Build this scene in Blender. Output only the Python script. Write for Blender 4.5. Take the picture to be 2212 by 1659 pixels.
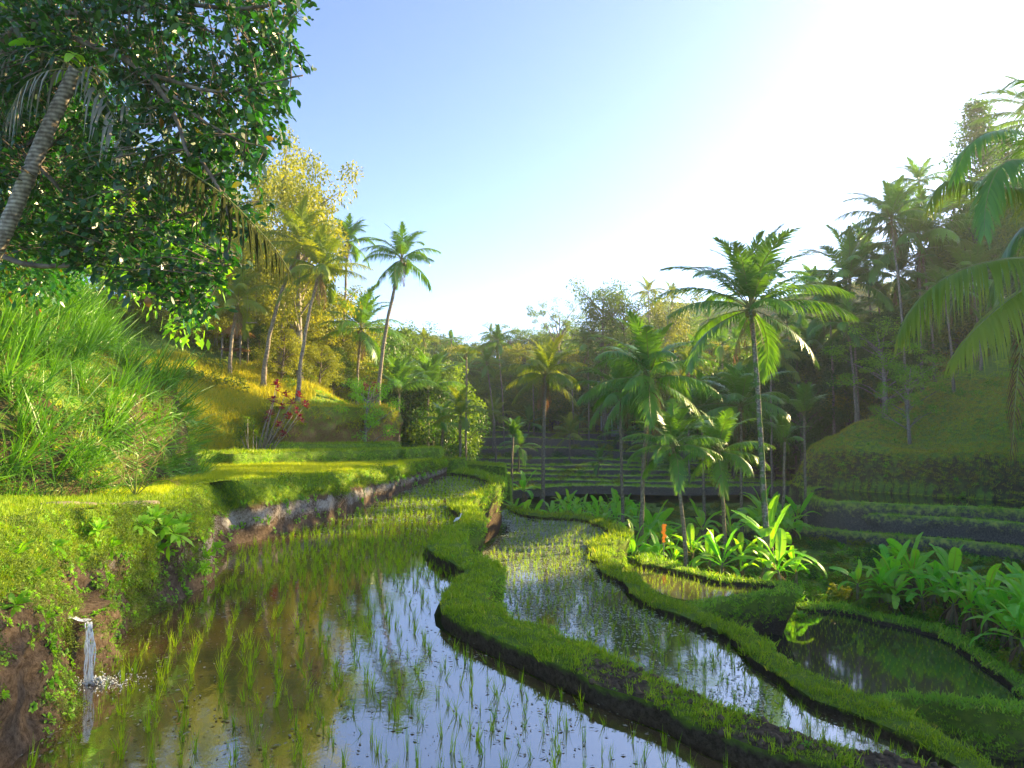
import bpy, math, random
import numpy as np
from mathutils import Vector, Matrix
from mathutils.geometry import delaunay_2d_cdt

random.seed(7)
RNG = np.random.default_rng(11)
R = math.radians
for o in list(bpy.data.objects):
    bpy.data.objects.remove(o)
SC = bpy.context.scene
COL = SC.collection

# ------------------------------------------------------------------ camera
FPX, CX, CY, HC, PITCH = 1475.0, 1106.0, 829.5, 5.2, R(2.74)
cam_d = bpy.data.cameras.new('camera')
cam_d.sensor_width = 36.0
cam_d.lens = 36.0 * FPX / 2212.0
cam_d.clip_start = 0.1
cam_d.clip_end = 3000
cam = bpy.data.objects.new('camera', cam_d)
COL.objects.link(cam)
cam.location = (0, 0, HC)
cam.rotation_euler = (R(90) + PITCH, 0, 0)
SC.camera = cam

# ------------------------------------------------------------------ sky, sun, exposure
SUN_AZ, SUN_EL = R(61), R(21.5)
world = bpy.data.worlds.new('World')
SC.world = world
world.use_nodes = True
wn = world.node_tree.nodes
wl = world.node_tree.links
wn.clear()
sky = wn.new('ShaderNodeTexSky')
sky.sky_type = 'NISHITA'
sky.sun_disc = False
sky.sun_elevation = SUN_EL
sky.sun_rotation = SUN_AZ
sky.altitude = 300
sky.air_density = 0.45
sky.dust_density = 0.7
sky.ozone_density = 1.6
bg = wn.new('ShaderNodeBackground')
bg.inputs['Strength'].default_value = 0.15
wo = wn.new('ShaderNodeOutputWorld')
wl.new(sky.outputs[0], bg.inputs[0])
wl.new(bg.outputs[0], wo.inputs[0])

sun_d = bpy.data.lights.new('sun', 'SUN')
sun_d.energy = 5.0
sun_d.angle = R(0.5)
sun_d.color = (1.0, 0.76, 0.38)
sun = bpy.data.objects.new('sun', sun_d)
COL.objects.link(sun)
sdir = Vector((math.sin(SUN_AZ) * math.cos(SUN_EL), math.cos(SUN_AZ) * math.cos(SUN_EL), math.sin(SUN_EL)))
sun.rotation_euler = sdir.to_track_quat('Z', 'Y').to_euler()
sun.location = (60, 80, 60)

SC.view_settings.view_transform = 'Standard'
SC.view_settings.look = 'None'
SC.view_settings.gamma = 1
SC.view_settings.use_curve_mapping = False
SC.view_settings.exposure = 1.93
SC.render.engine = 'CYCLES'
cy = SC.cycles
cy.max_bounces = 8
cy.diffuse_bounces = 5
cy.glossy_bounces = 2
cy.transmission_bounces = 5
cy.transparent_max_bounces = 4
cy.volume_bounces = 0
cy.use_denoising = True
cy.caustics_reflective = False
cy.caustics_refractive = False


# ------------------------------------------------------------------ picture point -> place in the world
def ray(px, py):
    x = (px - CX) / FPX
    v = -(py - CY) / FPX
    return x, math.cos(PITCH) - v * math.sin(PITCH), math.sin(PITCH) + v * math.cos(PITCH)


def onz(px, py, z):
    x, dy, dz = ray(px, py)
    t = (z - HC) / dz
    return (x * t, dy * t, z)


def at(px, py, Y):
    x, dy, dz = ray(px, py)
    t = Y / dy
    return (x * t, Y, HC + dz * t)


# ------------------------------------------------------------------ numeric helpers
def nrm(a):
    return a / np.maximum(np.linalg.norm(a, axis=-1, keepdims=True), 1e-9)


def _hash(ix, iy, iz):
    h = (ix * 374761393 + iy * 668265263 + iz * 2147483647 + 1274126177) & 0xFFFFFFFF
    h = ((h ^ (h >> 13)) * 1274126177) & 0xFFFFFFFF
    h = h ^ (h >> 16)
    return (h & 0xFFFF) / 65535.0


def noise3(p, scale=1.0, seed=0):
    p = np.asarray(p, dtype=float) * scale + seed * 17.31
    i = np.floor(p).astype(np.int64)
    f = p - i
    f = f * f * (3 - 2 * f)
    out = 0
    for dx in (0, 1):
        wx = f[..., 0] if dx else 1 - f[..., 0]
        for dy in (0, 1):
            wy = f[..., 1] if dy else 1 - f[..., 1]
            for dz in (0, 1):
                wz = f[..., 2] if dz else 1 - f[..., 2]
                out = out + wx * wy * wz * _hash(i[..., 0] + dx, i[..., 1] + dy, i[..., 2] + dz)
    return out * 2 - 1


def fbm(p, scale=1.0, seed=0, oct=3):
    s, a, o = 0, 1.0, 0
    for k in range(oct):
        s = s + a * noise3(p, scale * 2 ** k, seed + k)
        o += a
        a *= 0.5
    return s / o


def sstep(a, b, x):
    t = np.clip((x - a) / (b - a), 0, 1)
    return t * t * (3 - 2 * t)


def smooth_path(pts, step=0.3):
    """Catmull-Rom through the points, resampled at an even step."""
    P = np.asarray(pts, dtype=float)
    Q = np.vstack([2 * P[0] - P[1], P, 2 * P[-1] - P[-2]])
    out = []
    for i in range(1, len(Q) - 2):
        p0, p1, p2, p3 = Q[i - 1], Q[i], Q[i + 1], Q[i + 2]
        n = max(4, int(np.linalg.norm(p2 - p1) / step * 2))
        t = np.linspace(0, 1, n, endpoint=False)[:, None]
        out.append(0.5 * (2 * p1 + (p2 - p0) * t + (2 * p0 - 5 * p1 + 4 * p2 - p3) * t ** 2 + (3 * p1 - p0 - 3 * p2 + p3) * t ** 3))
    out.append(P[-1][None])
    C = np.vstack(out)
    d = np.concatenate([[0], np.cumsum(np.linalg.norm(np.diff(C, axis=0), axis=1))])
    n = max(4, int(d[-1] / step))
    s = np.linspace(0, d[-1], n)
    return np.stack([np.interp(s, d, C[:, k]) for k in range(C.shape[1])], axis=1)


def resample(C, n):
    d = np.concatenate([[0], np.cumsum(np.linalg.norm(np.diff(C, axis=0), axis=1))])
    s = np.linspace(0, d[-1], n)
    return np.stack([np.interp(s, d, C[:, k]) for k in range(C.shape[1])], axis=1)


def sdist(px, py, poly, close=None):
    """Distance to an open polyline; with close given, positive inside the polygon closed through those points."""
    best = np.full(px.shape, 1e9)
    for (x0, y0), (x1, y1) in zip(poly[:-1], poly[1:]):
        dx, dy = x1 - x0, y1 - y0
        L2 = dx * dx + dy * dy + 1e-12
        t = np.clip(((px - x0) * dx + (py - y0) * dy) / L2, 0, 1)
        ex, ey = px - x0 - t * dx, py - y0 - t * dy
        best = np.minimum(best, np.hypot(ex, ey))
    if close is None:
        return best
    return np.where(inpoly(px, py, list(poly) + list(close)), best, -best)


def inpoly(x, y, poly):
    x = np.asarray(x); y = np.asarray(y)
    c = np.zeros(x.shape, bool)
    P = np.asarray(poly)
    x0, y0 = P[-1][0], P[-1][1]
    for q in P:
        x1, y1 = q[0], q[1]
        m = ((y1 > y) != (y0 > y)) & (x < (x0 - x1) * (y - y1) / (y0 - y1 + 1e-12) + x1)
        c ^= m
        x0, y0 = x1, y1
    return c


# ------------------------------------------------------------------ mesh helpers
def mk(name, V, Q=None, T=None, mat=None, smooth=False, **attrs):
    V = np.ascontiguousarray(V, dtype=np.float32).reshape(-1, 3)
    me = bpy.data.meshes.new(name)
    me.vertices.add(len(V))
    me.vertices.foreach_set('co', V.ravel())
    parts, starts, off = [], [], 0
    for A, k in ((Q, 4), (T, 3)):
        if A is not None and len(A):
            A = np.asarray(A, dtype=np.int32).reshape(-1, k)
            parts.append(A.ravel())
            starts.append(off + np.arange(len(A)) * k)
            off += len(A) * k
    L = np.concatenate(parts)
    S = np.concatenate(starts).astype(np.int32)
    me.loops.add(len(L))
    me.loops.foreach_set('vertex_index', L.astype(np.int32))
    me.polygons.add(len(S))
    me.polygons.foreach_set('loop_start', S)
    me.update(calc_edges=True)
    if smooth:
        me.polygons.foreach_set('use_smooth', np.ones(len(S), dtype=bool))
    for k, a in attrs.items():
        if a is None:
            continue
        at_ = me.attributes.new(k, 'FLOAT', 'POINT')
        at_.data.foreach_set('value', np.ascontiguousarray(a, dtype=np.float32).ravel())
    if mat:
        me.materials.append(mat)
    return me


def tag(o, label=None, cat=None, group=None, kind=None):
    if label: o['label'] = label
    if cat: o['category'] = cat
    if group: o['group'] = group
    if kind: o['kind'] = kind
    return o


def ob(name, me, parent=None, loc=None, rot=None, scale=None, **kw):
    o = bpy.data.objects.new(name, me)
    COL.objects.link(o)
    if parent is not None: o.parent = parent
    if loc is not None: o.location = loc
    if rot is not None: o.rotation_euler = rot
    if scale is not None: o.scale = (scale,) * 3 if np.isscalar(scale) else scale
    return tag(o, **kw)


class Acc:
    """Collects shapes for ONE mesh."""
    def __init__(s):
        s.V, s.Q, s.T, s.r, s.n = [], [], [], [], 0

    def add(s, V, Q=None, T=None, r=None):
        V = np.asarray(V, dtype=float).reshape(-1, 3)
        s.V.append(V)
        if Q is not None and len(Q): s.Q.append(np.asarray(Q).reshape(-1, 4) + s.n)
        if T is not None and len(T): s.T.append(np.asarray(T).reshape(-1, 3) + s.n)
        s.r.append(np.full(len(V), random.random()) if r is None else (np.full(len(V), r) if np.isscalar(r) else np.asarray(r)))
        s.n += len(V)
        return s

    def box(s, x0, x1, y0, y1, z0, z1):
        V = [(x, y, z) for z in (z0, z1) for y in (y0, y1) for x in (x0, x1)]
        return s.add(V, Q=[(0, 2, 3, 1), (4, 5, 7, 6), (0, 1, 5, 4), (2, 6, 7, 3), (0, 4, 6, 2), (1, 3, 7, 5)])

    def mesh(s, name, mat, smooth=False):
        return mk(name, np.vstack(s.V), np.vstack(s.Q) if s.Q else None, np.vstack(s.T) if s.T else None, mat, smooth, rnd=np.concatenate(s.r))


def tube(pts, rad, sides=8, cap=True, wob=0.0):
    P = np.asarray(pts, dtype=float)
    n = len(P)
    rad = np.broadcast_to(np.asarray(rad, dtype=float), (n,))
    T = nrm(np.gradient(P, axis=0))
    ref = np.array([0, 0, 1.0]) if abs(T[0][2]) < 0.8 else np.array([1.0, 0, 0])
    A = []
    for t in T:
        ref = ref - t * np.dot(ref, t)
        ref = ref / max(np.linalg.norm(ref), 1e-9)
        A.append(ref.copy())
    A = np.array(A)
    B = np.cross(T, A)
    an = np.linspace(0, 2 * np.pi, sides, endpoint=False)
    rr = rad[:, None] * (1 + (wob * (RNG.random((n, sides)) - .5) if wob else 0))
    V = P[:, None] + rr[..., None] * (np.cos(an)[None, :, None] * A[:, None] + np.sin(an)[None, :, None] * B[:, None])
    i = np.arange(n - 1)[:, None] * sides
    j = np.arange(sides)[None]
    k = (j + 1) % sides
    Q = np.stack([i + j, i + k, i + sides + k, i + sides + j], axis=-1).reshape(-1, 4)
    V = V.reshape(-1, 3)
    Tt = None
    if cap:
        V = np.vstack([V, P[0][None], P[-1][None]])
        c0, c1 = n * sides, n * sides + 1
        jj = np.arange(sides); kk = (jj + 1) % sides
        Tt = np.vstack([np.stack([np.full(sides, c0), kk, jj], 1), np.stack([np.full(sides, c1), (n - 1) * sides + jj, (n - 1) * sides + kk], 1)])
    return V, Q, Tt


def blades(base, d, side, length, width, droop, prof=(0.6, 1.0, 0.7, 0.05), g=(0, 0, -1), fold=0.0):
    """n leaf blades, each bending towards g; returns verts, quads."""
    base = np.asarray(base, dtype=float); n = len(base)
    d = nrm(np.broadcast_to(np.asarray(d, float), (n, 3)))
    side = np.broadcast_to(np.asarray(side, float), (n, 3))
    side = nrm(side - d * np.sum(side * d, -1, keepdims=True))
    length = np.broadcast_to(np.asarray(length, float), (n,))[:, None]
    width = np.broadcast_to(np.asarray(width, float), (n,))[:, None]
    droop = np.broadcast_to(np.asarray(droop, float), (n,))[:, None]
    g = np.asarray(g, float)
    m = len(prof)
    lv = []
    for k, w in enumerate(prof):
        t = k / (m - 1)
        c = base + d * length * t * (1 - 0.25 * droop * t) + g * (droop * length * t * t)
        lv.append(np.stack([c - side * width * w * 0.5, c + side * width * w * 0.5], 1))
    V = np.concatenate(lv, axis=1)          # n, 2m, 3
    o = (np.arange(n) * 2 * m)[:, None, None]
    q = np.array([[2 * k, 2 * k + 1, 2 * k + 3, 2 * k + 2] for k in range(m - 1)])[None]
    return V.reshape(-1, 3), (o + q).reshape(-1, 4)


def rndrep(n, per):
    return np.repeat(RNG.random(n), per)


# ------------------------------------------------------------------ materials
def newmat(name):
    m = bpy.data.materials.new(name)
    m.use_nodes = True
    m.node_tree.nodes.clear()
    return m, m.node_tree.nodes, m.node_tree.links


def N(ns, t, **kw):
    n = ns.new(t)
    for k, v in kw.items():
        if k in n.inputs.keys():
            n.inputs[k].default_value = v
        else:
            setattr(n, k, v)
    return n


def c4(c):
    return (c[0], c[1], c[2], 1)


def leafmat(name, c1, c2, tcol=None, trans=0.4, rough=0.45, spec=0.35, bright=0.25, c3=None):
    """Leaf: two-tone by leaf and by plant, part of the light goes through."""
    m, ns, ls = newmat(name)
    out = N(ns, 'ShaderNodeOutputMaterial')
    a = N(ns, 'ShaderNodeAttribute', attribute_name='rnd')
    oi = N(ns, 'ShaderNodeObjectInfo')
    ad = N(ns, 'ShaderNodeMath', operation='ADD')
    ls.new(a.outputs['Fac'], ad.inputs[0]); ls.new(oi.outputs['Random'], ad.inputs[1])
    hf = N(ns, 'ShaderNodeMath', operation='MULTIPLY'); hf.inputs[1].default_value = 0.5
    ls.new(ad.outputs[0], hf.inputs[0])
    ramp = N(ns, 'ShaderNodeValToRGB')
    ramp.color_ramp.elements[0].color = c4(c1); ramp.color_ramp.elements[0].position = 0.15
    ramp.color_ramp.elements[1].color = c4(c2); ramp.color_ramp.elements[1].position = 0.8
    if c3:
        e = ramp.color_ramp.elements.new(0.93); e.color = c4(c3)
    ls.new(hf.outputs[0], ramp.inputs[0])
    p = N(ns, 'ShaderNodeBsdfPrincipled', Roughness=rough)
    p.inputs['Specular IOR Level'].default_value = spec
    ls.new(ramp.outputs[0], p.inputs['Base Color'])
    tr = N(ns, 'ShaderNodeBsdfTranslucent')
    mx = N(ns, 'ShaderNodeMix', data_type='RGBA', blend_type='MULTIPLY')
    mx.inputs[0].default_value = 1.0
    ls.new(ramp.outputs[0], mx.inputs[6])
    mx.inputs[7].default_value = c4(tcol or (1.6, 1.5, 0.5))
    ls.new(mx.outputs[2], tr.inputs[0])
    ms = N(ns, 'ShaderNodeMixShader'); ms.inputs[0].default_value = trans
    ls.new(p.outputs[0], ms.inputs[1]); ls.new(tr.outputs[0], ms.inputs[2])
    ls.new(ms.outputs[0], out.inputs[0])
    return m


def barkmat(name, c1, c2, rings=0.0, scale=6.0, rough=0.9, moss=None):
    m, ns, ls = newmat(name)
    out = N(ns, 'ShaderNodeOutputMaterial')
    tc = N(ns, 'ShaderNodeTexCoord')
    no = N(ns, 'ShaderNodeTexNoise', Scale=scale, Detail=6.0)
    ls.new(tc.outputs['Object'], no.inputs['Vector'])
    ramp = N(ns, 'ShaderNodeValToRGB')
    ramp.color_ramp.elements[0].color = c4(c1); ramp.color_ramp.elements[0].position = 0.35
    ramp.color_ramp.elements[1].color = c4(c2); ramp.color_ramp.elements[1].position = 0.65
    ls.new(no.outputs[0], ramp.inputs[0])
    col = ramp.outputs[0]
    if rings:
        wv = N(ns, 'ShaderNodeTexWave', wave_type='BANDS', bands_direction='Z', Scale=rings, Distortion=1.5)
        ls.new(tc.outputs['Object'], wv.inputs['Vector'])
        mx = N(ns, 'ShaderNodeMix', data_type='RGBA', blend_type='MULTIPLY'); mx.inputs[0].default_value = 0.55
        ls.new(col, mx.inputs[6]); ls.new(wv.outputs[0], mx.inputs[7])
        col = mx.outputs[2]
    if moss:
        n2 = N(ns, 'ShaderNodeTexNoise', Scale=2.2, Detail=5.0)
        ls.new(tc.outputs['Object'], n2.inputs['Vector'])
        r2 = N(ns, 'ShaderNodeValToRGB'); r2.color_ramp.elements[0].position = 0.45; r2.color_ramp.elements[1].position = 0.56
        ls.new(n2.outputs[0], r2.inputs[0])
        mx = N(ns, 'ShaderNodeMix', data_type='RGBA'); ls.new(r2.outputs[0], mx.inputs[0])
        ls.new(col, mx.inputs[6]); mx.inputs[7].default_value = c4(moss)
        col = mx.outputs[2]
    p = N(ns, 'ShaderNodeBsdfPrincipled', Roughness=rough)
    ls.new(col, p.inputs['Base Color'])
    b = N(ns, 'ShaderNodeBump', Strength=0.6, Distance=0.03)
    ls.new(no.outputs[0], b.inputs['Height']); ls.new(b.outputs[0], p.inputs['Normal'])
    ls.new(p.outputs[0], out.inputs[0])
    return m


def groundmat(name, grass=(0.13, 0.23, 0.03), grass2=(0.23, 0.32, 0.045), soil=(0.075, 0.05, 0.028), soil2=(0.20, 0.15, 0.10), pale=(0.50, 0.46, 0.40), scale=1.0, bump=0.8):
    """Earth with grass: attribute veg (0 bare .. 1 grown over) and pale (crusted bank) shift a noise threshold."""
    m, ns, ls = newmat(name)
    out = N(ns, 'ShaderNodeOutputMaterial')
    g = N(ns, 'ShaderNodeNewGeometry')
    n1 = N(ns, 'ShaderNodeTexNoise', Scale=2.2 * scale, Detail=10.0, Roughness=0.7)
    n2 = N(ns, 'ShaderNodeTexNoise', Scale=9.0 * scale, Detail=8.0, Roughness=0.75)
    n3 = N(ns, 'ShaderNodeTexNoise', Scale=0.5 * scale, Detail=5.0)
    for n in (n1, n2, n3): ls.new(g.outputs['Position'], n.inputs['Vector'])
    def rampc(src, ca, cb, p0=0.35, p1=0.65):
        r = N(ns, 'ShaderNodeValToRGB')
        r.color_ramp.elements[0].color = c4(ca); r.color_ramp.elements[0].position = p0
        r.color_ramp.elements[1].color = c4(cb); r.color_ramp.elements[1].position = p1
        ls.new(src, r.inputs[0]); return r.outputs[0]
    cg = rampc(n1.outputs[0], grass, grass2)
    cs = rampc(n2.outputs[0], soil, soil2, 0.4, 0.72)
    def thresh(attr, src, lo, hi):
        a = N(ns, 'ShaderNodeAttribute', attribute_name=attr)
        s = N(ns, 'ShaderNodeMath', operation='ADD'); ls.new(a.outputs['Fac'], s.inputs[0]); ls.new(src, s.inputs[1])
        mr = N(ns, 'ShaderNodeMapRange'); mr.inputs['From Min'].default_value = lo; mr.inputs['From Max'].default_value = hi
        ls.new(s.outputs[0], mr.inputs['Value']); return mr.outputs[0]
    mp = N(ns, 'ShaderNodeMix', data_type='RGBA'); ls.new(thresh('pale', n2.outputs[0], 0.95, 1.25), mp.inputs[0])
    ls.new(cs, mp.inputs[6]); mp.inputs[7].default_value = c4(pale)
    mg = N(ns, 'ShaderNodeMix', data_type='RGBA'); ls.new(thresh('veg', n1.outputs[0], 0.9, 1.1), mg.inputs[0])
    ls.new(mp.outputs[2], mg.inputs[6]); ls.new(cg, mg.inputs[7])
    n4 = N(ns, 'ShaderNodeTexNoise', Scale=26.0 * scale, Detail=6.0, Roughness=0.8)
    ls.new(g.outputs['Position'], n4.inputs['Vector'])
    hh = N(ns, 'ShaderNodeMath', operation='ADD'); ls.new(n2.outputs[0], hh.inputs[0]); ls.new(n4.outputs[0], hh.inputs[1])
    p = N(ns, 'ShaderNodeBsdfPrincipled', Roughness=0.95)
    p.inputs['Specular IOR Level'].default_value = 0.15
    ls.new(mg.outputs[2], p.inputs['Base Color'])
    b = N(ns, 'ShaderNodeBump', Strength=bump, Distance=0.14)
    ls.new(hh.outputs[0], b.inputs['Height']); ls.new(b.outputs[0], p.inputs['Normal'])
    ls.new(p.outputs[0], out.inputs[0])
    return m


def watermat(name, mud=(0.05, 0.032, 0.012), mud2=(0.11, 0.075, 0.03), ior=1.5, bump=0.06, scale=2.5, rough=0.03):
    m, ns, ls = newmat(name)
    out = N(ns, 'ShaderNodeOutputMaterial')
    g = N(ns, 'ShaderNodeNewGeometry')
    n1 = N(ns, 'ShaderNodeTexNoise', Scale=0.8, Detail=8.0, Roughness=0.7)
    ls.new(g.outputs['Position'], n1.inputs['Vector'])
    r = N(ns, 'ShaderNodeValToRGB')
    r.color_ramp.elements[0].color = c4(mud); r.color_ramp.elements[0].position = 0.35
    r.color_ramp.elements[1].color = c4(mud2); r.color_ramp.elements[1].position = 0.68
    ls.new(n1.outputs[0], r.inputs[0])
    p = N(ns, 'ShaderNodeBsdfPrincipled', Roughness=rough, IOR=ior)
    ls.new(r.outputs[0], p.inputs['Base Color'])
    n2 = N(ns, 'ShaderNodeTexNoise', Scale=scale, Detail=4.0, Roughness=0.6)
    ls.new(g.outputs['Position'], n2.inputs['Vector'])
    b = N(ns, 'ShaderNodeBump', Strength=bump, Distance=0.05)
    ls.new(n2.outputs[0], b.inputs['Height']); ls.new(b.outputs[0], p.inputs['Normal'])
    ls.new(p.outputs[0], out.inputs[0])
    return m


def plain(name, c, rough=0.7, c2=None, scale=8.0, spec=0.3, **kw):
    m, ns, ls = newmat(name)
    out = N(ns, 'ShaderNodeOutputMaterial')
    p = N(ns, 'ShaderNodeBsdfPrincipled', Roughness=rough)
    p.inputs['Specular IOR Level'].default_value = spec
    tc = N(ns, 'ShaderNodeTexCoord')
    no = N(ns, 'ShaderNodeTexNoise', Scale=scale, Detail=5.0)
    ls.new(tc.outputs['Object'], no.inputs['Vector'])
    r = N(ns, 'ShaderNodeValToRGB')
    r.color_ramp.elements[0].color = c4(c); r.color_ramp.elements[0].position = 0.35
    r.color_ramp.elements[1].color = c4(c2 or tuple(v * 0.7 for v in c)); r.color_ramp.elements[1].position = 0.65
    ls.new(no.outputs[0], r.inputs[0]); ls.new(r.outputs[0], p.inputs['Base Color'])
    for k, v in kw.items(): p.inputs[k.replace('_', ' ')].default_value = v
    ls.new(p.outputs[0], out.inputs[0])
    return m


M = {}
M['grass'] = leafmat('grass blades', (0.172, 0.289, 0.011), (0.344, 0.492, 0.021), trans=0.45, rough=0.5, c3=(0.589, 0.521, 0.087))
M['grass_dark'] = leafmat('cool grass blades', (0.177, 0.382, 0.030), (0.397, 0.620, 0.046), trans=0.4, rough=0.5, c3=(0.620, 0.620, 0.122))
M['grass_long'] = leafmat('long cane grass', (0.054, 0.174, 0.012), (0.153, 0.375, 0.015), trans=0.4, rough=0.4, spec=0.5)
M['grass_gold'] = leafmat('slope grass', (0.316, 0.416, 0.018), (0.600, 0.564, 0.036), tcol=(1.5, 1.2, 0.4), trans=0.45, rough=0.6)
M['grass_dry'] = leafmat('dry slope grass', (0.320, 0.311, 0.035), (0.620, 0.493, 0.080), trans=0.35, rough=0.7, c3=(0.620, 0.519, 0.114))
M['rice'] = leafmat('rice seedling blades', (0.180, 0.378, 0.006), (0.390, 0.554, 0.012), trans=0.5, rough=0.45)
M['rice_dense'] = leafmat('young rice blades', (0.288, 0.411, 0.011), (0.517, 0.555, 0.029), trans=0.5, rough=0.5)
M['palm'] = leafmat('palm leaflets', (0.058, 0.175, 0.024), (0.145, 0.321, 0.032), trans=0.28, rough=0.35, spec=0.6, tcol=(2.3, 2.0, 0.3))
M['palm_yellow'] = leafmat('yellowing palm leaflets', (0.112, 0.228, 0.024), (0.247, 0.324, 0.036), trans=0.42, rough=0.4, spec=0.5, tcol=(1.8, 1.5, 0.25))
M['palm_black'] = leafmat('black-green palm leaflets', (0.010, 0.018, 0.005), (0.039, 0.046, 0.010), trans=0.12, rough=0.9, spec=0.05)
M['palm_dead'] = leafmat('withered palm leaflets', (0.10, 0.06, 0.03), (0.25, 0.16, 0.08), trans=0.25, rough=0.7, tcol=(1.4, 1.0, 0.6))
M['rachis'] = plain('palm leaf stalk', (0.22, 0.22, 0.07), 0.5, (0.16, 0.2, 0.05))
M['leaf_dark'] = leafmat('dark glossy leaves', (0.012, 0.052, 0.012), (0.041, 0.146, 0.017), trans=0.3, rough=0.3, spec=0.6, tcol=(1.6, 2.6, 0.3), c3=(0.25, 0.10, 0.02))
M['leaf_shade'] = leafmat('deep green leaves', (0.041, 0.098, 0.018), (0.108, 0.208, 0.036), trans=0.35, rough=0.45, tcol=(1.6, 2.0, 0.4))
M['moss'] = leafmat('bank moss', (0.084, 0.144, 0.024), (0.204, 0.288, 0.042), trans=0.3, rough=0.8)
M['leaf_mid'] = leafmat('mid green leaves', (0.057, 0.132, 0.011), (0.171, 0.279, 0.018), trans=0.35, rough=0.5, tcol=(1.8, 1.7, 0.4))
M['leaf_olive'] = leafmat('olive leaves', (0.111, 0.182, 0.015), (0.300, 0.333, 0.027), trans=0.4, rough=0.5, tcol=(1.8, 1.5, 0.35))
M['leaf_fresh'] = leafmat('fresh green leaves', (0.120, 0.315, 0.016), (0.260, 0.517, 0.024), trans=0.45, rough=0.45, tcol=(1.6, 1.7, 0.4))
M['leaf_red'] = leafmat('crimson leaves', (0.150, 0.006, 0.018), (0.270, 0.024, 0.048), trans=0.35, rough=0.4, tcol=(1.5, 0.6, 0.8))
M['banana'] = leafmat('banana leaf blade', (0.184, 0.535, 0.036), (0.402, 0.620, 0.061), trans=0.45, rough=0.38, spec=0.5, tcol=(1.7, 1.8, 0.35), c3=(0.5, 0.42, 0.08))
M['banana_dead'] = leafmat('dry banana leaf', (0.16, 0.09, 0.05), (0.30, 0.19, 0.10), trans=0.2, rough=0.8)
M['banana_stem'] = barkmat('banana stem sheath', (0.140, 0.112, 0.056), (0.308, 0.252, 0.126), scale=3)
M['bark'] = barkmat('bark', (0.072, 0.056, 0.040), (0.224, 0.176, 0.128))
M['bark_pale'] = barkmat('pale bark', (0.18, 0.15, 0.12), (0.36, 0.32, 0.27))
M['palm_bark'] = barkmat('palm bark', (0.195, 0.150, 0.105), (0.450, 0.375, 0.270), rings=3.0)
M['palm_bark_moss'] = barkmat('mossy palm bark', (0.150, 0.120, 0.090), (0.510, 0.450, 0.360), rings=3.0, moss=(0.090, 0.180, 0.030))
M['coconut'] = plain('coconut husk', (0.28, 0.20, 0.06), 0.5, (0.14, 0.16, 0.04))
M['earth'] = groundmat('bund earth and grass')
M['hill_grass'] = leafmat('short hill grass', (0.322, 0.522, 0.054), (0.594, 0.620, 0.064), trans=0.4, rough=0.6)
M['earth_bank'] = groundmat('wet bank earth', soil=(0.085, 0.057, 0.034), soil2=(0.285, 0.209, 0.142), grass=(0.114, 0.228, 0.028), grass2=(0.247, 0.380, 0.038))
M['earth_dark'] = groundmat('dark terrace earth', soil=(0.099, 0.086, 0.068), soil2=(0.335, 0.298, 0.241), grass=(0.281, 0.593, 0.096), grass2=(0.616, 0.620, 0.145))
M['earth_painted_sun'] = groundmat('cut bank with painted sunlight', soil=(0.22, 0.13, 0.05), soil2=(0.42, 0.28, 0.11), grass=(0.17, 0.26, 0.03), grass2=(0.3, 0.36, 0.05))  # brown bank earth with orange sunlight put into the soil colour
M['jungle_floor'] = groundmat('jungle floor', grass=(0.137, 0.246, 0.035), grass2=(0.231, 0.328, 0.060), soil=(0.069, 0.053, 0.025), soil2=(0.191, 0.150, 0.072), scale=0.4)
M['water'] = watermat('paddy water', mud=(0.06, 0.036, 0.012), mud2=(0.14, 0.09, 0.03), ior=4.5)
M['water_2'] = watermat('lower paddy water', mud=(0.06, 0.045, 0.02), mud2=(0.13, 0.10, 0.05), ior=4.5, bump=0.07)
M['water_dark'] = watermat('dark paddy water', mud=(0.035, 0.03, 0.018), mud2=(0.08, 0.065, 0.035), ior=3.4, bump=0.04)
# ------------------------------------------------------------------ picture-read paths (2212 x 1659 frame)
def zz(lst, ox, oy, s):
    return [(ox + s * x, oy + s * y) for x, y in lst]


B1_IN = zz([(770, 62), (850, 66), (940, 88), (1000, 118), (960, 150), (900, 178), (830, 200), (772, 212), (765, 228), (800, 262), (838, 296), (812, 340), (740, 365), (665, 425),
            (648, 468), (720, 515), (795, 555), (848, 600), (805, 645), (760, 690), (722, 752), (735, 800), (775, 850), (850, 890), (950, 930), (1100, 1000), (1200, 1040),
            (1300, 1090), (1400, 1120), (1500, 1165), (1600, 1220), (1740, 1262)], 664.3, 996.4, .3994) + [(1420, 1520), (1496, 1558), (1581, 1591), (1666, 1622), (1751, 1645), (1850, 1672), (2000, 1715), (2300, 1800)]
B1_OUT = zz([(800, 48), (900, 54), (1000, 78), (1062, 104), (1064, 122), (1010, 142), (950, 170), (893, 203), (885, 235), (920, 270), (945, 310), (950, 350), (862, 372), (845, 410),
             (870, 470), (930, 505), (1010, 540), (1055, 590), (1060, 625), (985, 655), (962, 700), (990, 760), (1060, 800), (1085, 840), (1180, 870), (1300, 900),
             (1400, 950), (1500, 985), (1600, 1030), (1700, 1070)], 664.3, 996.4, .3994) + [(1411, 1460), (1475, 1491), (1581, 1533), (1666, 1562), (1708, 1580), (1793, 1606), (1878, 1625), (1963, 1640), (2060, 1665), (2200, 1705), (2400, 1765)]
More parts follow.
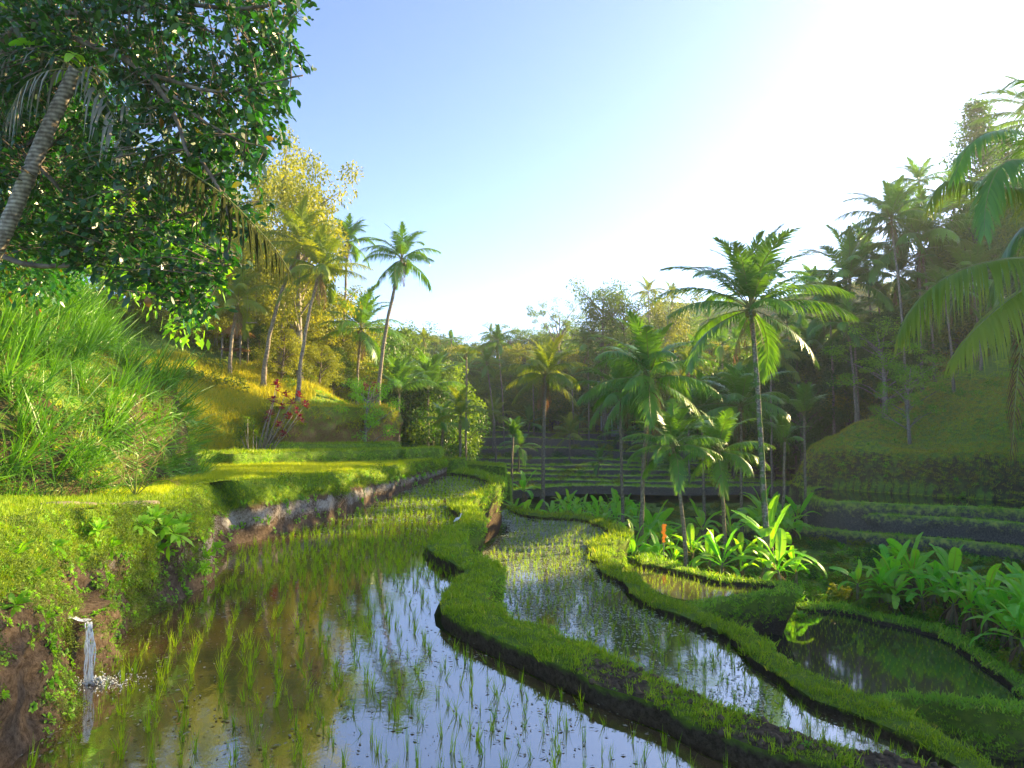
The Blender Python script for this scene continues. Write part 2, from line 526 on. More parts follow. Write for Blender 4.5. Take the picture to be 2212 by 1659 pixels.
B2_IN = zz([(345, 612), (420, 650), (550, 672), (700, 680), (860, 690), (960, 720), (1050, 760), (1090, 795), (1050, 815), (925, 850), (925, 905), (940, 960), (990, 1000),
            (995, 1060), (1060, 1090), (1150, 1120), (1200, 1180), (1250, 1240), (1350, 1300), (1450, 1340)], 996.4, 913.3, .3003) + \
        zz([(100, 865), (200, 905), (300, 945), (430, 1010), (480, 1080), (560, 1140), (650, 1190), (750, 1260), (850, 1320), (1000, 1370), (1130, 1430), (1250, 1480),
            (1400, 1560), (1560, 1659), (1800, 1790)], 1411.5, 954.8, .4244)
B2_OUT = zz([(345, 592), (430, 628), (560, 650), (700, 658), (860, 664), (970, 690), (1080, 733), (1170, 775), (1208, 812), (1150, 840), (1075, 872), (1060, 905), (1066, 965),
             (1120, 1015), (1135, 1060), (1200, 1078), (1285, 1120), (1320, 1170), (1390, 1220), (1480, 1260)], 996.4, 913.3, .3003) + \
         zz([(170, 832), (250, 862), (330, 905), (400, 930), (500, 965), (570, 1010), (620, 1060), (700, 1120), (800, 1180), (900, 1220), (1000, 1260), (1110, 1308), (1250, 1350),
             (1350, 1420), (1450, 1470), (1600, 1560), (1750, 1659), (1950, 1780)], 1411.5, 954.8, .4244)
# lower small paddy: ring from its far-left corner round the spit and back to the long bund
B3_IN = zz([(-60, 622), (0, 626), (150, 655), (300, 692), (400, 708), (520, 716), (600, 724), (640, 742), (560, 757), (450, 772), (320, 792), (210, 812), (150, 815)], 1411.5, 954.8, .4244)
B3_OUT = zz([(-90, 560), (0, 585), (100, 612), (200, 648), (330, 682), (450, 700), (600, 710), (700, 716), (742, 738), (738, 770), (640, 774), (500, 790), (360, 812), (260, 845), (200, 852)], 1411.5, 954.8, .4244)
B3_BASE = zz([(742, 840), (800, 880), (880, 935), (902, 965), (880, 990), (800, 1005), (700, 1015), (590, 1012)], 1411.5, 954.8, .4244)
B4_IN = zz([(760, 850), (870, 848), (1000, 862), (1150, 905), (1300, 935), (1450, 975), (1550, 1035), (1690, 1130), (1790, 1200), (1862, 1262), (1900, 1300), (1960, 1400)], 1411.5, 954.8, .4244)
B4_OUT = zz([(700, 825), (870, 825), (1000, 838), (1150, 880), (1300, 905), (1460, 945), (1570, 1000), (1720, 1100), (1840, 1180), (1960, 1280), (2060, 1400)], 1411.5, 954.8, .4244)
B5_IN = zz([(1095, 1300), (1180, 1280), (1250, 1275), (1400, 1283), (1550, 1300), (1700, 1315), (1820, 1322), (2000, 1328), (2200, 1340)], 1411.5, 954.8, .4244)
B5_OUT = zz([(1130, 1325), (1250, 1312), (1400, 1320), (1550, 1345), (1700, 1362), (1820, 1370), (2000, 1378), (2200, 1395)], 1411.5, 954.8, .4244)

Z1T, Z2, Z2T, Z3, Z3T, Z4, Z4T, Z5 = 0.34, -3.1, -2.85, -5.0, -4.75, -7.4, -7.15, -9.2


def W(px, z, step=0.3):
    return smooth_path([onz(x, y, z)[:2] for x, y in px], step)


b1i, b1o = W(B1_IN, Z1T), W(B1_OUT, Z1T)
b2i, b2o = W(B2_IN, Z2T), W(B2_OUT, Z2T)
b3i, b3o = W(B3_IN, Z3T), W(B3_OUT, Z3T)
b4i, b4o = W(B4_IN, Z4T), W(B4_OUT, Z4T)
b5i, b5o = W(B5_IN, Z4T + 0.25), W(B5_OUT, Z4T + 0.25)

# the left bank of the main paddy: foot and brow, paired
BL = [((-260, 1900), (-260, 1290), 3.2), ((40, 1640), (-120, 1190), 3.15), ((132, 1570), (0, 1135), 3.1), ((176, 1530), (60, 1118), 3.1), ((170, 1462), (105, 1108), 3.05), ((215, 1428), (150, 1100), 3.0), ((240, 1400), (190, 1098), 3.0), ((304, 1344), (240, 1096), 2.9),
      ((385, 1302), (300, 1098), 2.7), ((432, 1275), (370, 1100), 2.5), ((467, 1250), (400, 1085), 2.4), ((473, 1200), (400, 1060), 2.35), ((519, 1176), (450, 1045), 2.3), ((579, 1164), (520, 1037), 2.3), ((660, 1140), (610, 1031), 2.3),
      ((715, 1125), (690, 1027), 2.3), ((764, 1106), (735, 1022), 2.3), ((824, 1081), (800, 1014), 2.3), ((888, 1056), (865, 1005), 2.3), ((944, 1037), (925, 996), 2.3), ((964, 1024), (957, 991), 2.3), ((972, 1012), (962, 982), 2.3)]
bl_base, bl_top = [], []
for b, t, z in BL[:-1]:
    fb = onz(b[0], b[1], 0)[:2]
    if b[0] > 570:      # upright part: the brow stands over the foot
        zt0 = at(t[0], t[1], fb[1] + 0.1)
        bl_base.append(fb); bl_top.append(zt0)
    else:
        bl_base.append(fb); bl_top.append((*onz(t[0], t[1], z)[:2], z))
bl_base += [(-6.3, 64.5), (-8, 68)]
bl_top += [(-7.0, 64.5, 1.35), (-9, 68, 1.3)]
blb = smooth_path(bl_base, 0.25)
blt = resample(smooth_path(bl_top, 0.25), len(blb))
# pair by original stations
def paired(A, B, n):
    A, B = np.asarray(A, float), np.asarray(B, float)
    Q = np.hstack([A, B])
    C = smooth_path(Q, 0.2)
    d = np.concatenate([[0], np.cumsum(np.linalg.norm(np.diff(C[:, :2], axis=0), axis=1) + 0.3 * np.linalg.norm(np.diff(C[:, 2:4], axis=0), axis=1))])
    s = np.linspace(0, d[-1], n)
    C = np.stack([np.interp(s, d, C[:, k]) for k in range(C.shape[1])], 1)
    return C[:, :2], C[:, 2:]
blb, blt = paired(bl_base, bl_top, 330)

# ------------------------------------------------------------------ ground height
LP = [tuple(p) for p in blt[::12, :2]] + [(-9.5, 68.5), (-13, 74), (-17, 86), (-20, 120), (-16, 160)]      # plateau edge
LH = [(-80, 2), (-40, 12), (-21, 19.2), (-16.2, 21.6), (-14.6, 24.5), (-15.0, 29), (-15.8, 35), (-19, 39), (-22.4, 43.5), (-20.3, 48), (-17.5, 52.5), (-13.8, 58.5), (-11.4, 62.5), (-11.5, 67), (-15, 76), (-19, 88), (-22, 120), (-20, 170)]
RB = [(120, 40), (75, 58), (53, 71), (46, 77), (40, 83), (36.5, 87), (37, 92), (45, 106), (56, 130), (58, 150), (60, 190)]
VB = [tuple(onz(1100, 1090, -2.9)[:2])] + [tuple(p) for p in b2o[4:60:6]]
vb_px = [(1085, 1080, Z2T), (1130, 1103, Z2T), (1206, 1110, Z2T), (1290, 1122, Z2T), (1352, 1155, Z2T)]
VB = [(-6, 62.5)] + [onz(x, y, z)[:2] for x, y, z in vb_px] + [onz(1380, 1202, Z3T)[:2], onz(1500, 1230, Z3T)[:2], onz(1600, 1252, Z3T)[:2], onz(1725, 1262, Z3T)[:2]] + [tuple(p) for p in b4o[10::14]]
VB = [(-30, 63)] + VB + [(70, 20)]


def G(x, y):
    x = np.asarray(x, float); y = np.asarray(y, float)
    p = np.stack([x, y, np.zeros_like(x)], -1)
    n1 = fbm(p, 0.09, 3); n2 = fbm(p, 0.35, 5)
    base = -10.6 + 3.1 * sstep(-0.6, 0.9, sdist(x, y, VB, [(900, 20), (900, 900), (-900, 900), (-900, 63)])) + 0.25 * n1
    base = base + sstep(60, 100, y) * (0.5 * n1 + 0.2 * n2)
    # far slope
    far = -7 + np.clip((y - 100) * 0.17, 0, 9) * sstep(96, 110, y) - 2.4 * sstep(96, 112, y) * sstep(158, 146, y) - 2.0 * n1 * sstep(158, 146, y) + np.clip(y - 150, 0, 60) * (0.16 + 0.10 * sstep(-5, 40, x)) + np.clip(y - 210, 0, 400) * 0.03 + 2.0 * n1
    base = np.maximum(base, np.where(y > 99, far, -99))
    # left plateau
    dl = sdist(x, y, LP, [(-14, 900), (-900, 900), (-900, -300), (LP[0][0], -300)])
    pl = -10.6 + (12.5 - 1.0 * sstep(40, 62, y)) * sstep(1.2, 2.6, dl)
    z = np.maximum(base, pl)
    dh = sdist(x, y, LH, [(-18, 900), (-900, 900), (-900, 6)])
    wall = 2.6 * np.where(x < -18.6, sstep(0, 5.0, dh), sstep(0.0, 1.3, dh)) * sstep(-8, 4, x * 0 + 1 + y - 30) + 2.6 * sstep(0, 3.0, dh) * (1 - sstep(-8, 4, y - 29))
    slope = (0.30 + 0.12 * sstep(-12, -30, x)) * np.clip(dh - 1.2, 0, 60) + 4.4 * np.exp(-((x + 24) ** 2 / 40 + (y - 31) ** 2 / 60))
    hl = 2.6 + wall + slope + 0.9 * n1 * sstep(1, 5, dh) + 0.35 * n2 * sstep(0, 2, dh)
    z = np.where(dh > 0, np.maximum(z, hl - 1.2 * (1 - sstep(0, .8, dh))), z)
    dr = sdist(x, y, RB, [(60, 900), (900, 900), (900, 40)])
    far_cut = sstep(-2, 2, dr)
    wr = 4.6 * sstep(0, 3.2, dr) + 1.3 * sstep(4, 9, dr)
    # a second rounded mound nearer, on the right
    hump = 1.6 * np.exp(-((x - 57) ** 2 / 90 + (y - 80) ** 2 / 40)) + 1.5 * np.exp(-((x - 44) ** 2 / 26 + (y - 92) ** 2 / 60)) - 1.0 * np.exp(-((x - 49.5) ** 2 / 6 + (y - 83) ** 2 / 30))
    hr = -3.7 + wr + (0.42 + 0.2 * sstep(45, 60, x)) * np.clip(dr - 6, 0, 80) + hump * sstep(1, 5, dr) + 0.8 * n1 * sstep(4, 10, dr) + 0.3 * n2 * sstep(0, 3, dr)
    z = np.where(dr > 0, np.maximum(z, hr), z)
    return z


def gz(x, y):
    return float(G(np.array([x]), np.array([y]))[0])


def axis(a, b, fine0, fine1, f, c):
    l = list(np.arange(a, fine0, c)) + list(np.arange(fine0, fine1, f)) + list(np.arange(fine1, b, c)) + [b]
    return np.array(l)


def grid_mesh(name, xs, ys, mat, **kw):
    X, Y = np.meshgrid(xs, ys)
    Z = G(X, Y)
    V = np.stack([X, Y, Z], -1).reshape(-1, 3)
    nx = len(xs)
    i = (np.arange(len(ys) - 1)[:, None] * nx + np.arange(nx - 1)[None]).ravel()
    Q = np.stack([i, i + 1, i + nx + 1, i + nx], 1)
    z = Z.ravel()
    gy, gx = np.gradient(Z, ys, xs)
    steep = np.hypot(gx, gy).ravel()
    veg = np.where(steep > 1.3, 0.42, 0.75) + 0.0 * z
    return mk(name, V, Q, None, mat, True, veg=veg, pale=np.zeros(len(V)))


ob('ground', grid_mesh('ground', axis(-260, 300, -42, 82, 0.6, 4.0), axis(-60, 620, 8, 120, 0.6, 4.0), M['jungle_floor']), kind='structure')


# ------------------------------------------------------------------ bunds, water, banks
SURF = {}      # surfaces on which grass is sown later: name -> list of (V, T)


def cap_mesh(poly, z, step, crown=0.06, rough=0.09, seed=0):
    """Flat-topped earth body: triangulated, slightly crowned and uneven."""
    poly = np.asarray(poly)
    x0, y0 = poly.min(0); x1, y1 = poly.max(0)
    gx, gy = np.meshgrid(np.arange(x0, x1, step), np.arange(y0, y1, step))
    gx = gx.ravel() + RNG.uniform(-.3, .3, gx.size) * step
    gy = gy.ravel() + RNG.uniform(-.3, .3, gy.size) * step
    m = inpoly(gx, gy, poly)
    gx, gy = gx[m], gy[m]
    edge = np.concatenate([poly, poly[:1]])
    dd = np.abs(sdist(gx, gy, [tuple(p) for p in edge[::2]] + [tuple(edge[0])]))
    k = dd > step * 0.4
    gx, gy, dd = gx[k], gy[k], dd[k]
    pts = [Vector(p) for p in poly] + [Vector((a, b)) for a, b in zip(gx, gy)]
    n = len(poly)
    r = delaunay_2d_cdt(pts, [], [list(range(n))], 1, 1e-4)
    V2 = np.array([tuple(v) for v in r[0]])
    T = np.array([f for f in r[2] if len(f) == 3])
    d = np.abs(sdist(V2[:, 0], V2[:, 1], [tuple(p) for p in edge[::2]] + [tuple(edge[0])]))
    p3 = np.c_[V2, np.zeros(len(V2))]
    Z = z + crown * sstep(0, 0.5, d) + rough * fbm(p3, 1.3, seed) * sstep(0, 0.35, d)
    V = np.c_[V2, Z]
    a, b, c = V[T[:, 0]], V[T[:, 1]], V[T[:, 2]]
    flip = np.cross(b - a, c - a)[:, 2] < 0
    T[flip] = T[flip][:, ::-1]
    return V, T


def normals2(P, side):
    t = np.gradient(P, axis=0)
    n = np.stack([-t[:, 1], t[:, 0]], 1)
    n = n / np.maximum(np.linalg.norm(n, axis=1, keepdims=True), 1e-9)
    k = 5
    ker = np.ones(k) / k
    n = np.stack([np.convolve(np.pad(n[:, i], k // 2, mode='edge'), ker, 'valid') for i in (0, 1)], 1)
    return n * side


def wall_grid(P, ztop, zbot, side, rows, batter=0.15, amp=0.12, over=0.05, seed=0):
    """Face hanging from edge path P down to zbot; leans out by batter towards its foot."""
    n = normals2(P, side)
    t = np.linspace(0, 1, rows)[:, None]
    ztop = np.broadcast_to(ztop, (len(P),))
    X = np.repeat(P[None], rows, 0).astype(float)
    Z = ztop[None] * (1 - t) + zbot * t
    p3 = np.stack([X[..., 0], X[..., 1], Z], -1)
    off = batter * t ** 1.5 + over * np.sin(np.clip(t * 5, 0, np.pi)) + amp * np.sin(np.pi * np.clip(t, 0, 1) ** 0.7) * (fbm(p3, 0.9, seed) + 0.5 * fbm(p3 * np.array([1, 1, .3]), 3.0, seed + 9))
    X = X + n[None] * off[..., None]
    V = np.concatenate([X, Z[..., None]], -1).reshape(-1, 3)
    c = len(P)
    i = (np.arange(rows - 1)[:, None] * c + np.arange(c - 1)[None]).ravel()
    Q = np.stack([i, i + 1, i + c + 1, i + c], 1)
    if side < 0:
        Q = Q[:, ::-1]
    return V, Q, np.repeat(t, c, 1).ravel()


def quads_to_tris(Q):
    return np.vstack([Q[:, [0, 1, 2]], Q[:, [0, 2, 3]]])


def bund(name, inner, outer, z, zin, zout, mat, side_in, step=0.32, batter=0.5, amp=0.2, rows=10, seed=0, label=None, dirt=None, vegw=0.62, vegdrop=0.5):
    poly = np.vstack([inner, outer[::-1]])
    V, T = cap_mesh(poly, z, step, seed=seed)
    a = Acc()
    veg = np.full(len(V), 0.75)
    if dirt is not None:
        veg = veg - dirt(V)
    vs = [veg]
    a.add(V, T=T)
    SURF.setdefault(name, []).append(('cap', V, T, veg))
    Vi, Qi, ti = wall_grid(inner, z, zin - 0.12, side_in, 4, 0.06, 0.05, 0.03, seed + 2)
    a.add(Vi, Q=Qi); vs.append(0.62 - 0.7 * ti)
    Vo, Qo, to = wall_grid(outer, z, zout - 0.3, -side_in, rows, batter, amp, 0.06, seed + 4)
    a.add(Vo, Q=Qo); vs.append(vegw - vegdrop * to)
    SURF[name].append(('wall', Vo, quads_to_tris(Qo), vegw - vegdrop * to))
    veg = np.concatenate(vs)
    me = mk(name, np.vstack(a.V), np.vstack(a.Q), np.vstack(a.T), mat, True, veg=veg, pale=np.zeros(len(veg)))
    return ob(name, me, kind='structure', label=label)


def ragged(P, a=0.10):
    return P + normals2(P, 1.0) * (a * fbm(np.c_[P, 0 * P[:, :1]], 1.1, 77) + .5 * a * fbm(np.c_[P, 0 * P[:, :1]], 3.5, 78))[:, None]


b1i, b1o, b2i, b2o, b3i, b3o, b4i, b4o, b5i, b5o = [ragged(q) for q in (b1i, b1o, b2i, b2o, b3i, b3o, b4i, b4o, b5i, b5o)]


def dirt1(V):
    """Trodden bare mud on the near end of the first bund."""
    d = np.hypot(V[:, 0] - 2.5, V[:, 1] - 11)
    near = sstep(15.0, 12.0, V[:, 1])
    return near * (0.34 + 0.6 * fbm(V, 0.8, 21))


bund('terrace_bund', b1i, b1o, Z1T, 0.0, Z2, M['earth'], 1 if True else -1, label='winding grass bund between the main paddy and the second paddy', dirt=dirt1, seed=1, batter=0.55)
bund('terrace_bund', b2i, b2o, Z2T, Z2, Z3 - 3.0, M['earth'], 1, label='long grass bund on the right rim of the second paddy', seed=2, batter=0.9, amp=0.25, rows=14)
bund('terrace_bund', b3i, b3o, Z3T, Z3, Z4 - 1.0, M['earth'], 1, label='grass spit round the small third paddy', seed=3, batter=2.4, amp=0.4, rows=14, vegw=0.72, vegdrop=0.75)
bund('terrace_bund', b4i, b4o, Z4T, Z4, Z4 - 1.2, M['earth'], 1, label='low grass bund curving before the banana grove', seed=4, batter=0.6)
bund('terrace_bund', b5i, b5o, Z4T + 0.25, Z4, Z5, M['earth'], -1, label='grass bund above the lowest paddy', seed=5, batter=0.9, amp=0.3, rows=12, vegw=0.72, vegdrop=0.3)


def sheet(name, poly, z, mat, **kw):
    """Level sheet; concave outline triangulated."""
    P = np.asarray(poly, float)
    r = delaunay_2d_cdt([Vector(p) for p in P], [], [list(range(len(P)))], 1, 1e-4)
    V2 = np.array([tuple(v) for v in r[0]]); T = np.array([f for f in r[2] if len(f) == 3])
    V = np.c_[V2, np.full(len(V2), z)]
    a, b, c = V[T[:, 0]], V[T[:, 1]], V[T[:, 2]]
    f = np.cross(b - a, c - a)[:, 2] < 0
    T[f] = T[f][:, ::-1]
    me = mk(name, V, None, T, mat, False, veg=np.full(len(V), .8), pale=np.zeros(len(V)))
    return ob(name, me, **kw)


def mid(a, b, n=120):
    """A line inside a bund: its inner edge pushed a little outward."""
    return a


def inset(P, side, d):
    return P + normals2(P, side) * d


ONE = 1.0
in1 = inset(b1i, 1, -0.18)[::3]      # into the bund (the inner normal points to the water)
w1_poly = np.vstack([in1[::-1], [(-6, 61)], (blb + 0 * blb)[::-1][::4] + np.array([-0.35, 0.0]), [(-12, 3), (-6, -3), (8, -3), (14, 2)]])
out1 = inset(b1o, -1, -0.3)[::3]
in2 = inset(b2i, 1, -0.18)[::3]
w2_poly = np.vstack([out1, [(22, 4), (26, 6)], in2[::-1], [(-2, 64)]])
out2 = inset(b2o, -1, -0.3)
in3 = inset(b3i, 1, -0.15)[::2]


def clean(P):
    P = np.asarray(P)
    k = [0]
    for i in range(1, len(P)):
        if np.linalg.norm(P[i] - P[k[-1]]) > 0.08: k.append(i)
    return P[k]


sheet('paddy_water', clean(w1_poly), 0.0, M['water'], kind='structure', label='brown mirror-like water of the main rice paddy')
sheet('paddy_water', clean(w2_poly), Z2, M['water_2'], kind='structure', label='pale water of the second paddy below the winding bund')
# third paddy: everything between the long bund and the spit
c3 = np.vstack([in3, [onz(1560, 1310, Z3)[:2]], [onz(1450, 1290, Z3)[:2]], [onz(1345, 1250, Z3)[:2]], [onz(1340, 1215, Z3)[:2]]])
sheet('paddy_water', clean(c3), Z3, M['water_2'], kind='structure', label='small third paddy inside the grass spit')
c4p = np.vstack([inset(b4i, 1, -0.15)[::2], inset(b5i, -1, -0.15)[::-1][::2], [onz(1700, 1480, Z4)[:2]], [onz(1640, 1400, Z4)[:2]], [onz(1640, 1330, Z4)[:2]]])
sheet('paddy_water', clean(c4p), Z4, M['water_dark'], kind='structure', label='dark reflecting fourth paddy under the spit')
sheet('paddy_water', [onz(1800, 1560, Z5)[:2], onz(2600, 1560, Z5)[:2], onz(2600, 1900, Z5)[:2], onz(1700, 1900, Z5)[:2]], Z5, M['water_dark'], kind='structure', label='lowest paddy in the bottom right corner')


# left bank of the main paddy
def bank_mesh():
    rows = 26
    t = np.linspace(0, 1, rows)[:, None]          # 0 = brow, 1 = foot
    n = normals2(blb, -1.0)                       # towards the water
    c = (blb - blt[:, :2]); 
    s = np.clip(t, 0, 1) ** 1.0
    # profile: brow rounds over, then undercut face, foot spreads
    XY = blt[None, :, :2] + c[None] * (s[..., None] ** 1.0)
    zt = blt[None, :, 2]
    Z = zt * (1 - t ** 1.05) - 0.15 * t
    p3 = np.stack([XY[..., 0], XY[..., 1], Z], -1)
    nz = fbm(p3, 0.55, 31) * 0.9 + 0.45 * fbm(p3, 1.9, 33) + 0.22 * fbm(p3, 5.0, 35)
    amp = 0.62 * np.sin(np.pi * np.clip(t, 0, 1)) ** 0.8 * (0.35 + 0.65 * sstep(34, 22, XY[..., 1]))
    col = fbm(np.stack([blb[:, 0], blb[:, 1], 0 * blb[:, 0]], -1), 0.8, 41)[None]      # vertical clefts
    off = amp * (nz + 0.5 * col) + 0.25 * np.sin(np.pi * t) * (1 - sstep(0.5, 1.0, t)) 
    off = off + 0.22 * sstep(0.25, 0.1, np.abs(t - 0.12)) * sstep(20, 26, XY[..., 1])      # grass fringe overhang
    nn = n
    XY = XY + nn[None] * off[..., None]
    Z = Z + (0.12 * amp + 0.16 * sstep(26, 20, XY[..., 1]) * sstep(0.9, .5, t)) * fbm(p3, 1.4, 37)
    # ledge and notch where the little waterfall drops
    V = np.concatenate([XY, Z[..., None]], -1).reshape(-1, 3)
    k = len(blb)
    i = (np.arange(rows - 1)[:, None] * k + np.arange(k - 1)[None]).ravel()
    Q = np.stack([i, i + k, i + k + 1, i + 1], 1)
    T_ = np.repeat(t, k, 1).ravel()
    Y = V[:, 1]
    nearm = sstep(25, 21, Y)
    lo = 0.42 - 0.10 * nearm
    veg = 0.85 - 0.75 * sstep(lo - 0.16, lo + 0.16, T_ + 0.12 * fbm(V, 0.9, 51)) + 0.55 * nearm * (fbm(V, 0.7, 53))
    pale = 0.22 + (0.38 + 0.25 * fbm(V, 1.6, 57)) * sstep(0.38, 0.5, T_ + 0.1 * fbm(V, 1.1, 58)) * sstep(0.9, 0.62, T_) * sstep(14, 24, Y) + 0.40 * fbm(V, 0.6, 55) * nearm
    return V, Q, veg, pale


bV, bQ, bveg, bpale = bank_mesh()
me = mk('paddy_bank', bV, bQ, None, M['earth_bank'], True, veg=bveg, pale=bpale)
ob('paddy_bank', me, kind='structure', label='muddy bank with weeds on the left of the main paddy')
SURF['bank'] = [('wall', bV, quads_to_tris(bQ), bveg)]

# the terrace above the bank: brow strip follows the bank's height, then level ground
prow = []
zt_ = blt[:, 2]
nb = normals2(blt[:, :2], 1.0)
rows_ = [0, 0.5, 1.2, 3.0, 6, 12]
PV = []
for q in rows_:
    xy = blt[:, :2] + nb * 0 + np.array([-1.0, 0.0]) * q * 1.0
    zz_ = zt_ * (1 - sstep(0, 12, q)) + (2.25 + 0.8 * sstep(26, 20, xy[:, 1]) - 0.9 * sstep(40, 64, xy[:, 1])) * sstep(0, 12, q)
    zz_ = zz_ - 0.10 * sstep(0.3, 1.0, q) * sstep(24, 27, xy[:, 1])
    PV.append(np.c_[xy, zz_ + (0.06 * fbm(np.c_[xy, zz_], 0.8, 61) if q else 0)])
xy = np.c_[np.full(len(blt), -60.0), blt[:, 1]]
PV.append(np.c_[xy, PV[-1][:, 2]])
PV = np.concatenate(PV)
k = len(blt)
i = (np.arange(len(rows_))[:, None] * k + np.arange(k - 1)[None]).ravel()
PQ = np.stack([i, i + 1, i + k + 1, i + k], 1)
n_ = np.cross(PV[PQ[:, 1]] - PV[PQ[:, 0]], PV[PQ[:, 3]] - PV[PQ[:, 0]])[:, 2]
if n_.mean() < 0: PQ = PQ[:, ::-1]
pv_veg = np.where(PV[:, 1] > 25, 0.8, 0.62)
ob('upper_terrace', mk('upper_terrace', PV, PQ, None, M['earth'], True, veg=pv_veg, pale=np.zeros(len(PV))), kind='structure', label='level ground above the left bank')


# hedge-like grass terraces behind the upper rice strip
def step_terrace(name, front, z, zb, depth, mat, label, seed, amp=0.15, vegw=.85, vegdrop=0.35, water=None, side=-1, rows=7, endcap=True, back=(0.0, 1.0), zf=None):
    F = smooth_path(front, 0.35)
    B = F + np.array(back) * depth
    poly = np.vstack([F, B[::-1]])
    V, T = cap_mesh(poly, z, 0.6 if depth > 2 else 0.4, crown=0.05, rough=0.06, seed=seed)
    E = np.vstack([F, B[-1:]]) if endcap else F
    if endcap:
        E = np.vstack([F, smooth_path([F[-1], B[-1]], 0.35)[1:], ])
        E = np.vstack([smooth_path([B[0], F[0]], 0.35)[:-1], E])
    Vw, Qw, tw = wall_grid(E, z, zb, side, rows, 0.15, amp, 0.1, seed)
    if zf is not None:
        V[:, 2] += zf(V[:, 1]); Vw[:, 2] += zf(Vw[:, 1])
    a = Acc(); a.add(V, T=T); a.add(Vw, Q=Qw)
    veg = np.concatenate([np.full(len(V), .85), vegw - vegdrop * tw])
    SURF.setdefault(name, []).extend([('cap', V, T, veg[:len(V)]), ('wall', Vw, quads_to_tris(Qw), veg[len(V):])])
    return ob('hedge_terrace' if 'hedge' in name else 'terrace_wall', mk(name, np.vstack(a.V), np.vstack(a.Q), np.vstack(a.T), mat, True, veg=veg, pale=np.zeros(len(veg))), kind='structure', label=label)


def Z(px, z):
    return [onz(x, y, z)[:2] for x, y in px]


def A_(lst):
    return [at(px, 960, Y)[:2] for px, Y in lst]


fall = lambda y: -0.03 * (y - 40)
step_terrace('hedge', A_([(320, 39), (400, 41), (473, 43.5), (500, 42.5), (546, 44), (640, 48), (747, 52), (850, 56), (880, 57.5)]), 2.95, 1.9, 5.5, M['earth'], 'dark grassy step behind the upper rice strip', 71, amp=0.25, zf=fall)
step_terrace('hedge', A_([(874, 56.5), (905, 59), (946, 61.5)]), 3.02, 1.9, 4.0, M['earth'], 'sunlit end block of the grassy step', 72, amp=0.12, zf=fall)
step_terrace('hedge', A_([(575, 49.5), (700, 54), (800, 58.5), (850, 60.5)]), 3.45, 2.6, 3.0, M['earth'], 'second grassy step at the foot of the sunlit hill', 73, zf=fall)
for pts, z, Yd in (([(962, 66), (985, 66.5), (1002, 68)], 1.0, 2), ([(985, 72), (1030, 71), (1090, 68)], 0.2, 4), ([(940, 78), (1010, 76), (1100, 74)], -1.5, 5)):
    step_terrace('hedge', A_(pts), z, z - 2.5, Yd, M['earth'], None, 74)

# earth ledge with the bare bank under the left palms
step_terrace('ledge', A_([(575, 54.0), (603, 52.6), (660, 54.5), (720, 57), (770, 59.5), (812, 61), (836, 64)]), 6.0, 2.4, 6.0, M['earth_painted_sun'], 'brown cut bank in the sunshine at the left', 75, amp=1.1, vegw=0.62, vegdrop=0.35, rows=18)

# right-hand terraces below the mound
def long_terrace(px, z, zb, wz, label, seed, depth=14, extra=None):
    F = smooth_path([onz(x, y, z)[:2] for x, y in px], 0.4)
    n = normals2(F, 1.0)
    if n[:, 1].mean() < 0: n = -n
    side = 1 if np.dot(normals2(F, 1.0)[len(F) // 2], n[len(F) // 2]) < 0 else -1
    lipw = 0.55 + 0.2 * fbm(np.c_[F, 0 * F[:, :1]], 0.4, seed)[:, None]
    Bk = F + n * lipw
    V, T = cap_mesh(np.vstack([F, Bk[::-1]]), z, 0.4, crown=0.08, rough=0.05, seed=seed)
    Vw, Qw, tw = wall_grid(F, z, zb, side, 12, 0.35, 0.38, 0.08, seed)
    Vi, Qi, ti = wall_grid(Bk, z, wz - .1, -side, 3, 0.05, 0.03, 0.02, seed)
    a = Acc(); a.add(V, T=T); a.add(Vw, Q=Qw); a.add(Vi, Q=Qi)
    veg = np.concatenate([np.full(len(V), .9), 0.60 - 0.45 * tw ** 0.7, .5 - .5 * ti])
    SURF.setdefault('right', []).extend([('cap', V, T, veg[:len(V)]), ('wall', Vw, quads_to_tris(Qw), .9 - 2.6 * tw)])
    ob('terrace_wall', mk('terrace_wall', np.vstack(a.V), np.vstack(a.Q), np.vstack(a.T), M['earth_dark'], True, veg=veg, pale=np.zeros(len(veg))), kind='structure', label=label)
    Wp = np.vstack([F + n * 0.3, (F + n * depth)[::-1]])
    sheet('paddy_water', clean(Wp[::2]), wz, M['water_dark'], kind='structure', label='dark water on ' + label)


long_terrace([(1560, 1139), (1640, 1137), (1700, 1138), (1751, 1139), (1836, 1148), (1963, 1158), (2090, 1169), (2212, 1186), (2420, 1225), (2700, 1290)], -6.2, -8.4, -6.35, 'the lowest right-hand terrace', 81, depth=9)
long_terrace([(1800, 1102), (1860, 1106), (1921, 1112), (2048, 1118), (2212, 1131), (2420, 1155), (2700, 1195)], -4.5, -6.6, -4.62, 'the narrow middle right-hand terrace', 82, depth=2.5)
long_terrace([(1850, 1046), (1790, 1050), (1752, 1055), (1738, 1064), (1764, 1078), (1815, 1084), (1878, 1086), (1963, 1091), (2090, 1095), (2212, 1102), (2420, 1118), (2700, 1150)], -3.5, -6.6, -3.65, 'the top right-hand terrace under the mound', 83, depth=11)

